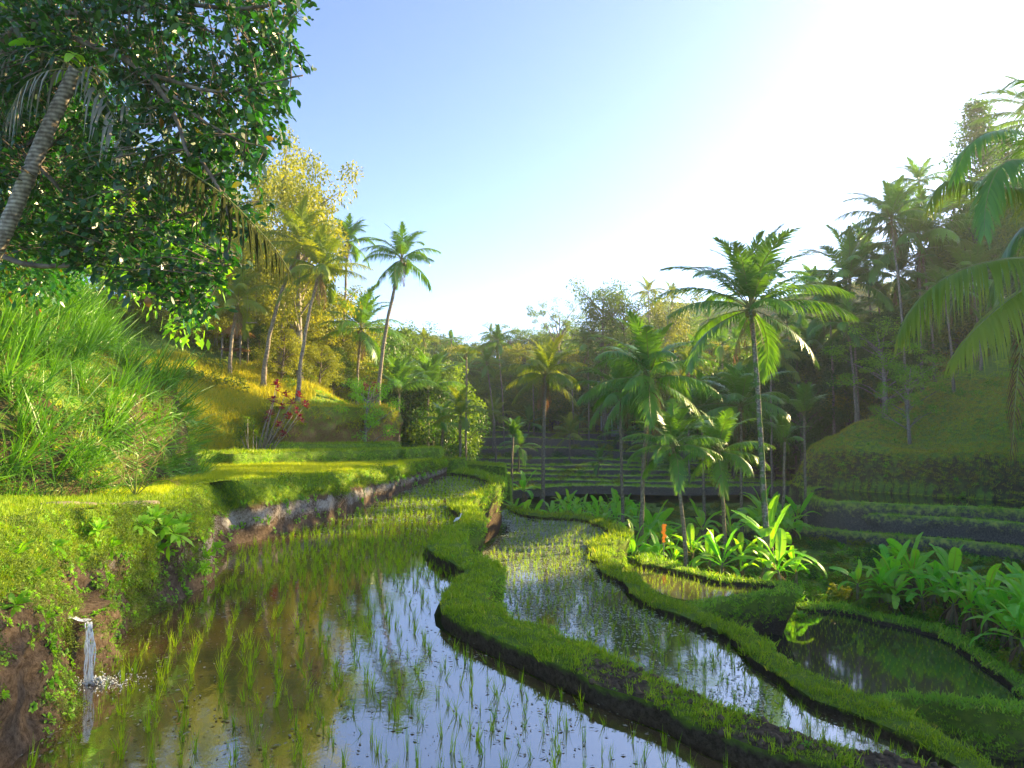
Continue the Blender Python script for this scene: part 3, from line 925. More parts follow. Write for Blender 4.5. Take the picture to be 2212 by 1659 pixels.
# far terraces across the valley
FT = [(1058, 98, 0), (1046, 104, 0), (1033, 110, 0), (1019, 116, 0), (1008, 121, 0), (993, 127, 0), (968, 133, 0), (945, 140, 0), (930, 148, 0)]
for j, (yy, d, _) in enumerate(FT):
    zc = HC - (yy - 900) * d / FPX
    zb = HC - (FT[j - 1][0] - 900) * FT[j - 1][1] / FPX - 0.3 if j else zc - 1.2
    x0, x1 = (930 - 1106) / FPX * d, (1760 - 1106) / FPX * d
    n = 26
    xs = np.linspace(x0 - 4, x1 + 4, n)
    ys = d + 2.6 * np.sin(xs * 0.055 + j * .35) + 1.0 * fbm(np.c_[xs, np.full(n, j * 3.1), np.zeros(n)], 0.08, 91)
    # the left third steps at slightly different heights
    F = smooth_path(np.c_[xs, ys], 0.8)
    lip = F + np.array([0, 1.5])
    V, T = cap_mesh(np.vstack([F, lip[::-1]]), zc, 0.8, crown=0.1, rough=0.08, seed=j)
    Vw, Qw, tw = wall_grid(F, zc, zb, -1, 5, 0.3, 0.3, 0.1, j)
    zw = lambda x: 0.45 * np.sin(x * .07 + j * .5) + 0.25 * np.sin(x * .19 + j)
    V[:, 2] += zw(V[:, 0]); Vw[:, 2] += zw(Vw[:, 0])
    a = Acc(); a.add(V, T=T); a.add(Vw, Q=Qw)
    veg = np.concatenate([np.full(len(V), .95), (0.42 if j > 4 else 0.5) - 0.55 * tw ** .5])
    SURF.setdefault('far', []).append(('cap', V, T, veg[:len(V)]))
    ob('terrace_wall', mk('terrace_wall', np.vstack(a.V), np.vstack(a.Q), np.vstack(a.T), M['earth_dark'], True, veg=veg, pale=np.zeros(len(veg))), kind='structure')
    dep = 10 if j + 1 >= len(FT) else FT[j + 1][1] - d + 2.5
    sh = np.vstack([F + np.array([0, .5]), (F + np.array([0, dep]))[::-1]])[::2]
    sheet('paddy_field', clean(sh), zc - 0.6, M['water_dark'] if j > 4 else M['earth'], kind='structure')

# ------------------------------------------------------------------ vegetation prototypes
def frond_mesh(name, L=4.2, el=50, bend=95, n=44, leaf=0.95, w=0.055, hang=0.5, mat='palm', seed=0, twist=0.15, vdir=0.25, thin=1.0):
    """One feather leaf: stalk arching along +X from elevation el, bending down by bend degrees."""
    rg = np.random.default_rng(seed)
    m = 15
    t = np.linspace(0, 1, m)
    e = R(el) - R(bend) * t ** 1.5
    st = L / (m - 1)
    x = np.concatenate([[0], np.cumsum(np.cos(e[:-1]) * st)])
    z = np.concatenate([[0], np.cumsum(np.sin(e[:-1]) * st)])
    y = twist * L * 0.5 * t ** 2
    P = np.stack([x, y, z], 1)
    return frond_from(name, P, n, leaf, w, hang, mat, rg, vdir, thin)


def frond_from(name, P, n, leaf, w, hang, mat, rg, vdir=0.25, thin=1.0, start=0.16, rad=0.035, prof=(0.5, 1.0, 0.55, 0.03)):
    P = np.asarray(P, float)
    T = nrm(np.gradient(P, axis=0))
    d = np.concatenate([[0], np.cumsum(np.linalg.norm(np.diff(P, axis=0), axis=1))]); d /= d[-1]
    s = np.linspace(start, 0.995, n)
    s = np.concatenate([s, s + 0.4 / n * (1 - start)])
    sg = np.concatenate([np.ones(n), -np.ones(n)])
    s = np.clip(s, 0, 1)
    keep = (rg.random(len(s)) < thin) & (rg.random(len(s)) < .94)
    s, sg = s[keep], sg[keep]
    B = np.stack([np.interp(s, d, P[:, k]) for k in range(3)], 1)
    D = nrm(np.stack([np.interp(s, d, T[:, k]) for k in range(3)], 1))
    up = np.array([0, 0, 1.0])
    side = np.cross(D, up)
    bad = np.linalg.norm(side, axis=1) < 0.15
    side[bad] = np.array([0, 1.0, 0])
    side = nrm(side) * sg[:, None]
    nrml = nrm(np.cross(side * sg[:, None], D))
    u = (s - start) / (1 - start)
    ang = R(62) - R(38) * u ** 1.3               # forward sweep towards the tip
    dirv = D * np.cos(ang)[:, None] + side * np.sin(ang)[:, None] + nrml * (vdir - 0.1 * u)[:, None] + rg.normal(0, 0.06, (len(s), 3))
    ln = rg.uniform(.75, 1.15, len(s)) * leaf * (0.45 + 0.75 * np.sin(np.pi * np.clip(u * 0.9 + 0.12, 0, 1)) ** 0.8) * (1 - 0.35 * u) * rg.uniform(0.85, 1.1, len(s))
    dr = hang * rg.uniform(0.7, 1.3, len(s))
    V, Q = blades(B, dirv, np.cross(dirv, nrml), ln, w, dr, prof)
    a = Acc()
    r0 = rg.random()
    a.add(V, Q=Q, r=np.repeat(np.clip(0.5 + 0.5 * (r0 - 0.5) + rg.normal(0, 0.12, len(s)) + 0.3 * (u ** 3), 0, 1), 8 if len(prof) == 4 else 2 * len(prof)))
    Vt, Qt, Tt = tube(P, np.linspace(rad, rad * 0.2, len(P)), 4, False)
    a.add(Vt, Q=Qt, r=0.9)
    me = a.mesh(name, M[mat])
    me.materials.append(M['rachis'])
    nq = len(Q); tot = len(me.polygons)
    mi = np.zeros(tot, dtype=np.int32); mi[nq:] = 1
    me.polygons.foreach_set('material_index', mi)
    return me


FR = {}


def frond_set(key, mat, L, n, w, hang, leaf):
    out = {}
    for cls, el, bend in (('up', 82, 48), ('mid', 58, 66), ('out', 32, 62), ('low', 6, 50), ('down', -28, 40)):
        out[cls] = [frond_mesh('palm_frond', L * (0.92 if cls == 'up' else 1), el + 5 * k, bend + 12 * k, n, leaf, w, hang * {'up': .5, 'mid': 1.0, 'out': 2.0, 'low': 2.4, 'down': 1.8}[cls], mat, vdir={'up': .2, 'mid': .2, 'out': .08, 'low': 0.0, 'down': 0.0}[cls], seed=hash((len(cls), k, el)) % 1000, twist=(-0.25, 0.2, 0.4)[k]) for k in range(3)]
    FR[key] = out


frond_set('green', 'palm', 4.3, 54, 0.085, 0.32, 1.08)
frond_set('yellow', 'palm_yellow', 4.3, 54, 0.085, 0.36, 1.08)
frond_set('stiff', 'palm', 4.6, 60, 0.085, 0.24, 1.05)
FR['dead'] = [frond_mesh('dead_frond', 3.4, -62 - 8 * k, 25, 30, 0.7, 0.04, 0.9, 'palm_dead', seed=40 + k, thin=.8, vdir=-.1) for k in range(3)]

an = np.linspace(0, np.pi, 6)
_V, _Q, _T = tube([(0, 0, 0.16 * math.cos(a_)) for a_ in an], [max(0.01, 0.13 * math.sin(a_)) for a_ in an], 7)
COCO = mk('coconut', _V, _Q, _T, M['coconut'], True, rnd=np.zeros(len(_V)))


def palm(base, top, Y, rad_px, label, n=18, kind='green', tilt=None, dead=3, nuts=6, bark='palm_bark', trunk_r=0.17, base_z=None, cls=None, curve=0.12, Yb=None, group=None, seed=None, scale=None):
    """base, top: picture points of the trunk foot and the crown heart; rad_px: crown radius."""
    rg = random.Random(seed if seed is not None else int(base[0] * 7 + top[1]))
    T0 = Vector(at(top[0], top[1], Y))
    Bx = Vector(at(base[0], base[1], Yb or Y))
    g = gz(Bx.x, Bx.y)
    if base_z is None:
        Bx.z = min(g - 0.2, Bx.z)       # the foot goes down to the ground it stands on
        if g > Bx.z: Bx.z = g - 0.2
    else:
        Bx.z = base_z
    root = ob('coconut_palm', None, loc=Bx, label=label, cat='palm tree', group=group or 'coconut palms of the valley')
    H = T0 - Bx
    m = 12
    bend = Vector((H.x, H.y, 0)) * curve
    ts = np.linspace(0, 1, m)
    pts = []
    for t in ts:
        p = H * t + Vector((-H.x, -H.y, 0)) * (math.sin(math.pi * t) * 0.22)
        p += Vector((rg.uniform(-.04, .04), rg.uniform(-.04, .04), 0))
        pts.append(tuple(p))
    rr = 1.15 * trunk_r * (0.85 + 0.55 * np.exp(-ts * 9) - 0.22 * ts)
    Vt, Qt, Tt = tube(smooth_path(pts, H.length / 34), np.interp(np.linspace(0, 1, len(smooth_path(pts, H.length / 34))), ts, rr) * (1 + 0.07 * np.sin(np.arange(len(smooth_path(pts, H.length / 34))) * 2.1)), 8, True, 0.1)
    ob('trunk', mk('palm_trunk', Vt, Qt, Tt, M[bark], True, rnd=np.zeros(len(Vt))), root)
    s = (rad_px * Y / FPX) / 3.6 if scale is None else scale
    az = rg.uniform(0, 6.28)
    n = n + 7 if n > 13 else n + 2
    classes = cls or ['up'] * 3 + ['mid'] * 5 + ['out'] * 5 + ['low'] * 4 + ['down'] * 2
    for i in range(n):
        c = classes[int(i * len(classes) / n)]
        az += 2.399963 + rg.uniform(-.25, .25)
        f = ob('frond', rg.choice(FR[kind][c]), root, loc=H, rot=(rg.uniform(-.12, .12), rg.uniform(-.1, .1), az), scale=s * rg.uniform(0.85, 1.08))
    for i in range(dead):
        ob('dead_frond', rg.choice(FR['dead']), root, loc=H - Vector((0, 0, 0.1)), rot=(0, 0, rg.uniform(0, 6.28)), scale=s * rg.uniform(0.6, 0.95))
    for i in range(nuts):
        a_ = rg.uniform(0, 6.28)
        ob('coconut', COCO, root, loc=H + Vector((0.28 * math.cos(a_), 0.28 * math.sin(a_), -0.25 - rg.uniform(0, .3))), scale=1.1)
    return root


# ---- broadleaf trees
def leaf_cloud(a, centers, radii, n_each, size, flat=0.7, rg=None, droop=0.25, aspect=0.5):
    rg = rg or np.random.default_rng(3)
    C = np.repeat(np.asarray(centers, float), n_each, 0)
    r = np.repeat(np.asarray(radii, float), n_each)
    d = nrm(rg.normal(size=(len(C), 3)))
    rr = rg.random(len(C)) ** 0.45
    P = C + d * (r * rr)[:, None] * np.array([1, 1, flat])
    dirv = nrm(d * 0.7 + rg.normal(0, .6, (len(C), 3)) + np.array([0, 0, 0.1]))
    side = rg.normal(size=(len(C), 3))
    sz = size * rg.uniform(0.6, 1.25, len(C))
    V, Q = blades(P, dirv, side, sz, sz * aspect, droop, (0.25, 1.0, 0.12))
    cr = np.repeat(np.repeat(rg.random(len(centers)), n_each), 6)
    lr = np.repeat(rg.random(len(C)), 6)
    a.add(V, Q=Q, r=np.clip(0.55 * cr + 0.45 * lr, 0, 1))


def tree_meshes(name, H=12, spread=4.5, trunk=0.28, crown0=0.4, shape='round', K=46, per=90, leaf=0.34, cr=1.25, seed=0, leafm='leaf_mid', barkm='bark', flat=0.7):
    """Trunk mesh and crown mesh of one tree."""
    rg = np.random.default_rng(seed)
    cen, rad = [], []
    for i in range(K):
        u = (i + 0.5) / K
        h = crown0 + (1 - crown0) * u
        if shape == 'round': w = math.sin(math.pi * min(1, 0.12 + 0.86 * u)) ** 0.6
        elif shape == 'cone': w = (1 - u) ** 0.8 + 0.08
        elif shape == 'umbrella': w = 0.35 + 0.75 * u ** 0.7; h = crown0 + (1 - crown0) * (0.35 + 0.65 * u) + 0.03 * rg.normal()
        elif shape == 'column': w = 0.55 + 0.35 * math.sin(u * 9)
        else: w = 0.5 + 0.5 * math.sin(u * 7 + 1) ** 2
        th = i * 2.399 + rg.normal() * .5
        rr = spread * w * rg.uniform(0.35, 1.0)
        cen.append((rr * math.cos(th), rr * math.sin(th), H * h * 0.96))
        rad.append(cr * rg.uniform(0.6, 1.15) * (0.6 + 0.4 * w))
    cen = np.array(cen)
    a = Acc()
    leaf_cloud(a, cen, rad, per, leaf, flat, rg)
    crown = a.mesh(name + '_crown', M[leafm])
    b = Acc()
    tz = np.linspace(0, 1, 9)
    tp = np.stack([0.35 * np.sin(tz * 3 + seed) * tz, 0.35 * np.cos(tz * 2.2 + seed) * tz, tz * H * 0.9], 1)
    V, Q, T = tube(tp, trunk * (1.15 - 0.95 * tz), 7); b.add(V, Q=Q, T=T)
    for k in range(0, K, 2 if K < 60 else 3):
        c = cen[k]
        h0 = max(H * 0.18, c[2] - 0.55 * math.hypot(c[0], c[1]) - 0.5)
        s = np.array([np.interp(h0 / (H * .9), tz, tp[:, 0]), np.interp(h0 / (H * .9), tz, tp[:, 1]), h0])
        mid_ = (s + c) / 2 + np.array([0, 0, 0.12 * np.linalg.norm(c - s)]) * rg.uniform(-1, 1)
        V, Q, T = tube([s, mid_, c], [trunk * .36, trunk * .22, trunk * .06], 5, False); b.add(V, Q=Q)
    return b.mesh(name + '_trunk', M[barkm], True), crown


TREES = {
    'round': tree_meshes('round', 13, 4.6, .28, .35, 'round', 60, 190, 0.29, 1.35, 1, 'leaf_mid'),
    'bushy': tree_meshes('bushy', 9, 4.2, .2, .2, 'round', 54, 190, 0.24, 1.25, 2, 'leaf_olive'),
    'tall': tree_meshes('tall', 20, 4.6, .34, .3, 'lobed', 80, 170, 0.29, 1.35, 3, 'leaf_mid'),
    'umbrella': tree_meshes('umbrella', 15, 6.0, .28, .5, 'umbrella', 58, 120, 0.20, 1.0, 4, 'leaf_mid', 'bark_pale', 0.35),
    'cone': tree_meshes('cone', 22, 4.4, .4, .12, 'cone', 100, 190, 0.23, 1.25, 5, 'leaf_shade'),
    'gold': tree_meshes('gold', 13, 4.4, .26, .3, 'lobed', 60, 200, 0.24, 1.25, 6, 'leaf_olive', 'bark_pale'),
    'sparse': tree_meshes('sparse', 10, 4.4, .2, .35, 'lobed', 40, 160, 0.18, 1.0, 7, 'leaf_fresh', 'bark_pale', 0.5),
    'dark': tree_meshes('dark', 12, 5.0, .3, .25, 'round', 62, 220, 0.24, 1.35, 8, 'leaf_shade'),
}


def tree(kind, x, y, s=1.0, label=None, group='trees of the jungle slopes', z=None, name='broadleaf_tree', sx=1.0, cat='tree', rz=None):
    g = gz(x, y) - 0.3 if z is None else z
    r = ob(name, None, loc=(x, y, g), rot=(0, 0, random.uniform(0, 6.28) if rz is None else rz), scale=(s * sx, s * sx, s), label=label, cat=cat, group=group)
    ob('trunk', TREES[kind][0], r)
    ob('crown', TREES[kind][1], r)
    return r


# ---- banana plants
def banana_leaf(name, L=1.9, W_=0.55, el=62, bend=70, seed=0, mat='banana', tears=0.5, fold=0.25):
    rg = np.random.default_rng(seed)
    m = 20
    t = np.linspace(0, 1, m)
    e = R(el) - R(bend) * t ** 1.6
    st = (L + 0.35) / (m - 1)
    P = np.stack([np.concatenate([[0], np.cumsum(np.cos(e[:-1]) * st)]), 0.12 * L * t ** 2 * rg.uniform(-1, 1), np.concatenate([[0], np.cumsum(np.sin(e[:-1]) * st)])], 1)
    T = nrm(np.gradient(P, axis=0))
    S = np.tile(np.array([0, 1.0, 0]), (m, 1)); Nn = nrm(np.cross(T, S))
    a = Acc()
    i0 = 4
    u = (t[i0:] - t[i0]) / (1 - t[i0])
    wd = W_ * 0.5 * np.clip(np.sin(np.pi * np.clip(u * 0.93 + 0.05, 0, 1)) ** 0.45, 0.05, 1)
    r0 = rg.random() * 0.6
    for sg in (1, -1):
        k = 0
        while k < len(u) - 1:
            run = 1 + int(rg.random() * (5 if tears > 0.3 else 9))
            j = min(len(u) - 1, k + run)
            sag = rg.uniform(-0.25, 0.35) * tears + fold * 0 
            idx = np.arange(k, j + 1)
            B = P[i0 + idx]
            shrink = np.ones(len(idx)); 
            up = fold - sag
            fw = T[i0 + idx] * 0.25
            tip = B + (S[i0 + idx] * sg + Nn[i0 + idx] * up + fw) * (wd[idx] * 1.0)[:, None]
            mdl = B + (S[i0 + idx] * sg * 0.55 + Nn[i0 + idx] * (up * 0.75 + .05) + fw * .4) * wd[idx][:, None]
            if len(idx) > 1 and tears > 0.1 and k > 0:
                tip[0] = tip[0] * 0.82 + tip[1] * 0.18
            V = np.stack([B, mdl, tip], 1).reshape(-1, 3)
            q = []
            for c in range(len(idx) - 1):
                q += [(3 * c, 3 * c + 3, 3 * c + 4, 3 * c + 1), (3 * c + 1, 3 * c + 4, 3 * c + 5, 3 * c + 2)]
            a.add(V, Q=q, r=np.clip(r0 + rg.uniform(-.12, .12), 0, 1))
            k = j
    V, Q, T_ = tube(P, np.linspace(0.035, 0.008, m), 4, False); a.add(V, Q=Q, r=0.95)
    return a.mesh(name, M[mat])


BL_UP = [banana_leaf('banana_leaf', 2.0, 0.46, 80 - 5 * k, 30 + 12 * k, k) for k in range(3)]
BL_MID = [banana_leaf('banana_leaf', 2.2, 0.48, 62 - 6 * k, 75 + 10 * k, 10 + k, tears=0.7) for k in range(4)]
BL_OUT = [banana_leaf('banana_leaf', 2.0, 0.46, 32 - 6 * k, 95, 20 + k, tears=0.9) for k in range(3)]
BL_DEAD = [banana_leaf('dry_leaf', 1.4, 0.3, -50, 45, 30 + k, 'banana_dead', tears=1.2, fold=-.3) for k in range(2)]
_t = np.linspace(0, 1, 8)
_V, _Q, _T = tube(np.stack([0.04 * np.sin(_t * 4), 0.03 * np.cos(_t * 5), _t * 1.9 - 0.3], 1), 0.17 - 0.09 * _t, 8)
BSTEM = mk('banana_stem', _V, _Q, _T, M['banana_stem'], True, rnd=np.zeros(len(_V)))


def banana(x, y, z, s=1.0, label=None, n=7, group='banana plants of the valley', dead=2, stem=True, hs=1.0, rg=random):
    r = ob('banana_plant', None, loc=(x, y, z - 0.05), rot=(rg.uniform(-.16, .16), rg.uniform(-.16, .16), rg.uniform(0, 6.28)), scale=s, label=label, cat='banana plant', group=group)
    h = 1.5 * hs
    ob('stem', BSTEM, r, scale=(1, 1, hs * 0.9 + 0.05))
    az = 0
    for i in range(n):
        az += 2.4 + rg.uniform(-.35, .35)
        f = i / n
        me = rg.choice(BL_UP if f < 0.28 else BL_MID if f < 0.75 else BL_OUT)
        ob('leaf', me, r, loc=(0, 0, h - 0.12 * f * h), rot=(rg.uniform(-.35, .35), rg.uniform(-.15, .25), az), scale=(rg.uniform(0.6, 1.12), rg.uniform(.7, 1.25), rg.uniform(.7, 1.1)))
    for i in range(dead):
        ob('dry_leaf', rg.choice(BL_DEAD), r, loc=(0, 0, h * 0.9), rot=(0, 0, rg.uniform(0, 6.28)), scale=rg.uniform(.7, 1.1))
    return r


# ------------------------------------------------------------------ small plants for sowing
PROTO = {}


def proto(key, me):
    o = bpy.data.objects.new(key, me)
    PROTO.setdefault(key, []).append(o)
    return o


def tuft(n, h, spread, w, droop, seed, mat, prof=(1.0, 0.7, 0.05), lean=0.45):
    rg = np.random.default_rng(seed)
    th = rg.uniform(0, 6.28, n)
    r = spread * np.sqrt(rg.random(n))
    B = np.stack([r * np.cos(th), r * np.sin(th), np.full(n, -0.02)], 1)
    t2 = rg.uniform(0, 6.28, n)
    k = lean * rg.random(n)
    D = np.stack([k * np.cos(t2), k * np.sin(t2), np.ones(n)], 1)
    S = np.stack([-np.sin(t2 + .6), np.cos(t2 + .6), np.zeros(n)], 1)
    V, Q = blades(B, D, S, h * rg.uniform(.55, 1.15, n), w, droop * rg.uniform(.3, 1.4, n), prof, g=(0, 0, -1))
    # droop also throws the blade outward
    a = Acc(); a.add(V, Q=Q, r=np.repeat(rg.random(n), 2 * len(prof)))
    return a.mesh('tuft', M[mat])


def herb(n, L, w, seed, mat, el=45):
    rg = np.random.default_rng(seed)
    th = np.arange(n) * 2.4 + rg.normal(0, .3, n)
    e = R(el) + rg.uniform(-.5, .5, n)
    D = np.stack([np.cos(th) * np.cos(e), np.sin(th) * np.cos(e), np.sin(e)], 1)
    S = np.stack([-np.sin(th), np.cos(th), np.zeros(n)], 1)
    V, Q = blades(D * 0.03, D, S, L * rg.uniform(.6, 1.1, n), w, 0.35, (0.15, 0.9, 0.9, 0.08))
    a = Acc(); a.add(V, Q=Q, r=np.repeat(rg.random(n), 8))
    return a.mesh('herb', M[mat])


def bush(seed, r, n, size, mat, flat=.8):
    rg = np.random.default_rng(seed)
    a = Acc()
    cen = rg.normal(0, r * .4, (7, 3)); cen[:, 2] = np.abs(cen[:, 2]) * flat + r * .2
    leaf_cloud(a, cen, np.full(7, r * .55), n // 7, size, flat, rg)
    return a.mesh('bush', M[mat])


for k in range(3):
    proto('grass', tuft(16, 0.17, 0.10, 0.014, 0.5, k, 'grass', lean=.9))
    proto('grass_cool', tuft(16, 0.17, 0.10, 0.014, 0.5, k + 5, 'grass_dark', lean=.9))
    proto('weed', tuft(10, 0.42, 0.08, 0.02, 0.5, k + 9, 'grass', lean=.7))
    proto('gold', tuft(22, 1.15, 0.25, 0.028, 0.75, k + 20, 'grass_gold', (1, .9, .6, .05), .6))
    proto('short_gold', tuft(18, 0.45, 0.22, 0.025, 0.6, k + 30, 'grass_gold', lean=.9))
    proto('dry', tuft(18, 0.42, 0.22, 0.024, 0.6, k + 40, 'grass_dry', lean=.9))
    proto('hill_green', tuft(18, 0.40, 0.22, 0.026, 0.6, k + 45, 'hill_grass', lean=.9))
    proto('dense_rice', tuft(12, 0.38, 0.12, 0.014, 0.25, k + 50, 'rice_dense', lean=.35))
    proto('seedling', tuft(11, 0.47, 0.045, 0.0115, 0.18, k + 60, 'rice', (1, .9, .5, .05), .45))
    proto('seedling', tuft(8, 0.42, 0.04, 0.011, 0.3, k + 65, 'rice', (1, .9, .5, .05), .55))
    proto('cane', tuft(30, 3.3, 0.3, 0.042, 0.62, k + 70, 'grass_long', (.8, 1, .9, .6, .3, .04), 1.15))
    proto('cane', tuft(16, 2.2, 0.5, 0.03, 0.75, k + 75, 'grass_long', (.8, 1, .9, .6, .3, .04), 1.6))
    proto('cane', tuft(14, 3.6, 0.12, 0.045, 0.42, k + 79, 'grass_long', (.8, 1, .9, .6, .3, .04), .5))
    proto('cane_dead', tuft(12, 2.4, 0.3, 0.035, 0.8, k + 90, 'palm_dead', (.8, 1, .9, .6, .3, .04), 1.3))
    proto('herb', herb(9, 0.15, 0.05, k, 'leaf_fresh'))
    proto('herb', herb(12, 0.08, 0.04, k + 4, 'leaf_fresh', 20))
    proto('moss', bush(k + 20, 0.16, 110, 0.035, 'moss'))
    proto('fern', herb(14, 0.5, 0.10, k + 8, 'leaf_fresh', 40))
    proto('creeper', bush(k, 0.22, 90, 0.06, 'leaf_olive'))
    proto('shrub', bush(k + 3, 0.9, 330, 0.22, 'leaf_mid'))
    proto('shrub', bush(k + 6, 1.0, 330, 0.24, 'leaf_olive'))
    proto('shrub_dark', bush(k + 9, 1.0, 330, 0.22, 'leaf_shade'))
    proto('shrub_fresh', bush(k + 12, 0.6, 260, 0.14, 'leaf_fresh'))


def scatter(name, keys, P, sc, rot=None, label=None, cat=None, kind='stuff', parent=None, seed=0, size=1.0):
    """One object of many small plants standing on the given points."""
    P = np.asarray(P, float)
    n = len(P)
    if n == 0: return
    rg = np.random.default_rng(seed)
    if rot is None:
        rot = np.stack([rg.normal(0, .12, n), rg.normal(0, .12, n), rg.uniform(0, 6.28, n)], 1)
    me = bpy.data.meshes.new(name)
    me.vertices.add(n)
    me.vertices.foreach_set('co', np.ascontiguousarray(P, np.float32).ravel())
    a1 = me.attributes.new('rot', 'FLOAT_VECTOR', 'POINT'); a1.data.foreach_set('vector', np.ascontiguousarray(rot, np.float32).ravel())
    a2 = me.attributes.new('sc', 'FLOAT', 'POINT'); a2.data.foreach_set('value', np.ascontiguousarray(np.broadcast_to(sc, (n,)), np.float32))
    me.update()
    o = ob(name, me, parent, label=label, cat=cat, kind=kind)
    if isinstance(keys, str): keys = [keys]
    pc = bpy.data.collections.new('seed_stock')
    for kk in keys:
        for q in PROTO[kk]: pc.objects.link(q)
    ng = bpy.data.node_groups.new('sow', 'GeometryNodeTree')
    ng.interface.new_socket('Geometry', in_out='INPUT', socket_type='NodeSocketGeometry')
    ng.interface.new_socket('Geometry', in_out='OUTPUT', socket_type='NodeSocketGeometry')
    ns, ls = ng.nodes, ng.links
    gi = ns.new('NodeGroupInput'); go = ns.new('NodeGroupOutput')
    ci = ns.new('GeometryNodeCollectionInfo'); ci.inputs[0].default_value = pc
    ci.inputs['Separate Children'].default_value = True; ci.inputs['Reset Children'].default_value = True
    ip = ns.new('GeometryNodeInstanceOnPoints'); ip.inputs['Pick Instance'].default_value = True
    rv = ns.new('FunctionNodeRandomValue'); rv.data_type = 'INT'
    rv.inputs[4].default_value = 0; rv.inputs[5].default_value = 50
    r_ = ns.new('GeometryNodeInputNamedAttribute'); r_.data_type = 'FLOAT_VECTOR'; r_.inputs[0].default_value = 'rot'
    s_ = ns.new('GeometryNodeInputNamedAttribute'); s_.data_type = 'FLOAT'; s_.inputs[0].default_value = 'sc'
    ls.new(gi.outputs[0], ip.inputs['Points']); ls.new(ci.outputs[0], ip.inputs['Instance'])
    ls.new(rv.outputs[2], ip.inputs['Instance Index'])
    ls.new(r_.outputs[0], ip.inputs['Rotation']); ls.new(s_.outputs[0], ip.inputs['Scale'])
    ls.new(ip.outputs[0], go.inputs[0])
    md = o.modifiers.new('sow', 'NODES'); md.node_group = ng
    return o


def sample(V, T, dens, veg=None, vmin=0.0, seed=0):
    """Random points on triangles; dens(center) = points per square metre."""
    rg = np.random.default_rng(seed)
    a, b, c = V[T[:, 0]], V[T[:, 1]], V[T[:, 2]]
    nn = np.cross(b - a, c - a); ar = 0.5 * np.linalg.norm(nn, axis=1)
    cen = (a + b + c) / 3
    w = ar * dens(cen)
    if veg is not None:
        v = veg[T].mean(1)
        w = w * np.clip((v - vmin) * 5, 0, 1)
    k = rg.poisson(w)
    idx = np.repeat(np.arange(len(T)), k)
    r1 = np.sqrt(rg.random(len(idx))); r2 = rg.random(len(idx))
    P = a[idx] * (1 - r1)[:, None] + b[idx] * (r1 * (1 - r2))[:, None] + c[idx] * (r1 * r2)[:, None]
    return P, nrm(nn[idx])


def lean_rot(nv, k, rg):
    """Euler angles that lean a plant from the vertical towards the surface normal nv by share k."""
    up = nrm(np.array([0, 0, 1.0]) * (1 - k) + nv * k)
    # rotation order XYZ: spin about Z first is not separable, so spin is put in the plant's own axis through random tilt
    th = np.arccos(np.clip(up[:, 2], -1, 1)); ph = np.arctan2(up[:, 1], up[:, 0])
    # R = Rz(ph) Ry(th): euler (0, th, ph)
    return np.stack([rg.normal(0, .15, len(nv)), th, ph], 1)

# ------------------------------------------------------------------ grass on the earthworks
def lod(P, d0=14.0, smax=4.0):
    return np.clip(np.linalg.norm(P - np.array([0, 0, HC]), axis=1) / d0, 1.0, smax)


def sow(key_cap, key_wall, name, surfs, D=60, Dw=40, seed=0, smax=4.0, capsize=1.0, wallsize=1.0, vmin=0.35, label=None, wallvmin=0.3):
    for kind, keys, dens, size, vm in (('cap', key_cap, D, capsize, vmin), ('wall', key_wall, Dw, wallsize, wallvmin)):
        PP, RR, SS = [], [], []
        for k, V, T, veg in surfs:
            if k != kind: continue
            P, nv = sample(V, T, lambda c: dens / lod(c, smax=smax) ** 2, veg, vm, seed)
            nv[nv[:, 2] < -0.2] *= -1
            rg = np.random.default_rng(seed + 5)
            rot = lean_rot(nv, 0.0 if k == 'cap' else 0.55, rg)
            if k == 'cap': rot = np.stack([rg.normal(0, .15, len(P)), rg.normal(0, .15, len(P)), rg.uniform(0, 6.28, len(P))], 1)
            PP.append(P); RR.append(rot); SS.append(lod(P, smax=smax) * rg.uniform(.5, 1.3, len(P)) * size * (0.95 + 0.55 * fbm(P, .9, 12)))
        if PP:
            P = np.vstack(PP)
            scatter(name, keys, P, np.concatenate(SS), np.vstack(RR), label=label, cat='grass', seed=seed)
        seed += 1


bunds = SURF['terrace_bund']
sow('grass', 'grass_cool', 'grass', bunds[0:2], 130, 75, 1,  label='bright trimmed grass along the winding bund', vmin=0.33)
sow('grass', 'grass_cool', 'grass', bunds[2:4], 120, 55, 3, label='bright trimmed grass along the long right-hand bund')
sow('grass_cool', 'grass_cool', 'grass', bunds[4:6], 110, 75, 5, label='grass on the spit round the small paddy', capsize=1.0)
sow('grass_cool', 'grass_cool', 'grass', bunds[6:], 110, 75, 7, label='darker grass on the bunds of the lower right paddies', capsize=1.3)
sow('grass', 'grass_cool', 'grass', SURF['hedge'], 90, 90, 9, label='clipped grass covering the steps behind the upper rice strip', smax=2.2)
sow('short_gold', 'short_gold', 'grass', SURF['ledge'], 14, 12, 11, label='short sunlit grass on the brown cut bank', smax=2, wallvmin=.35)
sow('grass_cool', 'grass_cool', 'grass', SURF['right'], 40, 50, 13, label='grass lips of the right-hand terraces', smax=2.2, capsize=1.5, wallsize=1.2, wallvmin=.5)
sow('grass_cool', 'grass_cool', 'grass', SURF['far'], 26, 0, 15, label='grass lips of the terraces across the valley', smax=2.4, capsize=2.0)

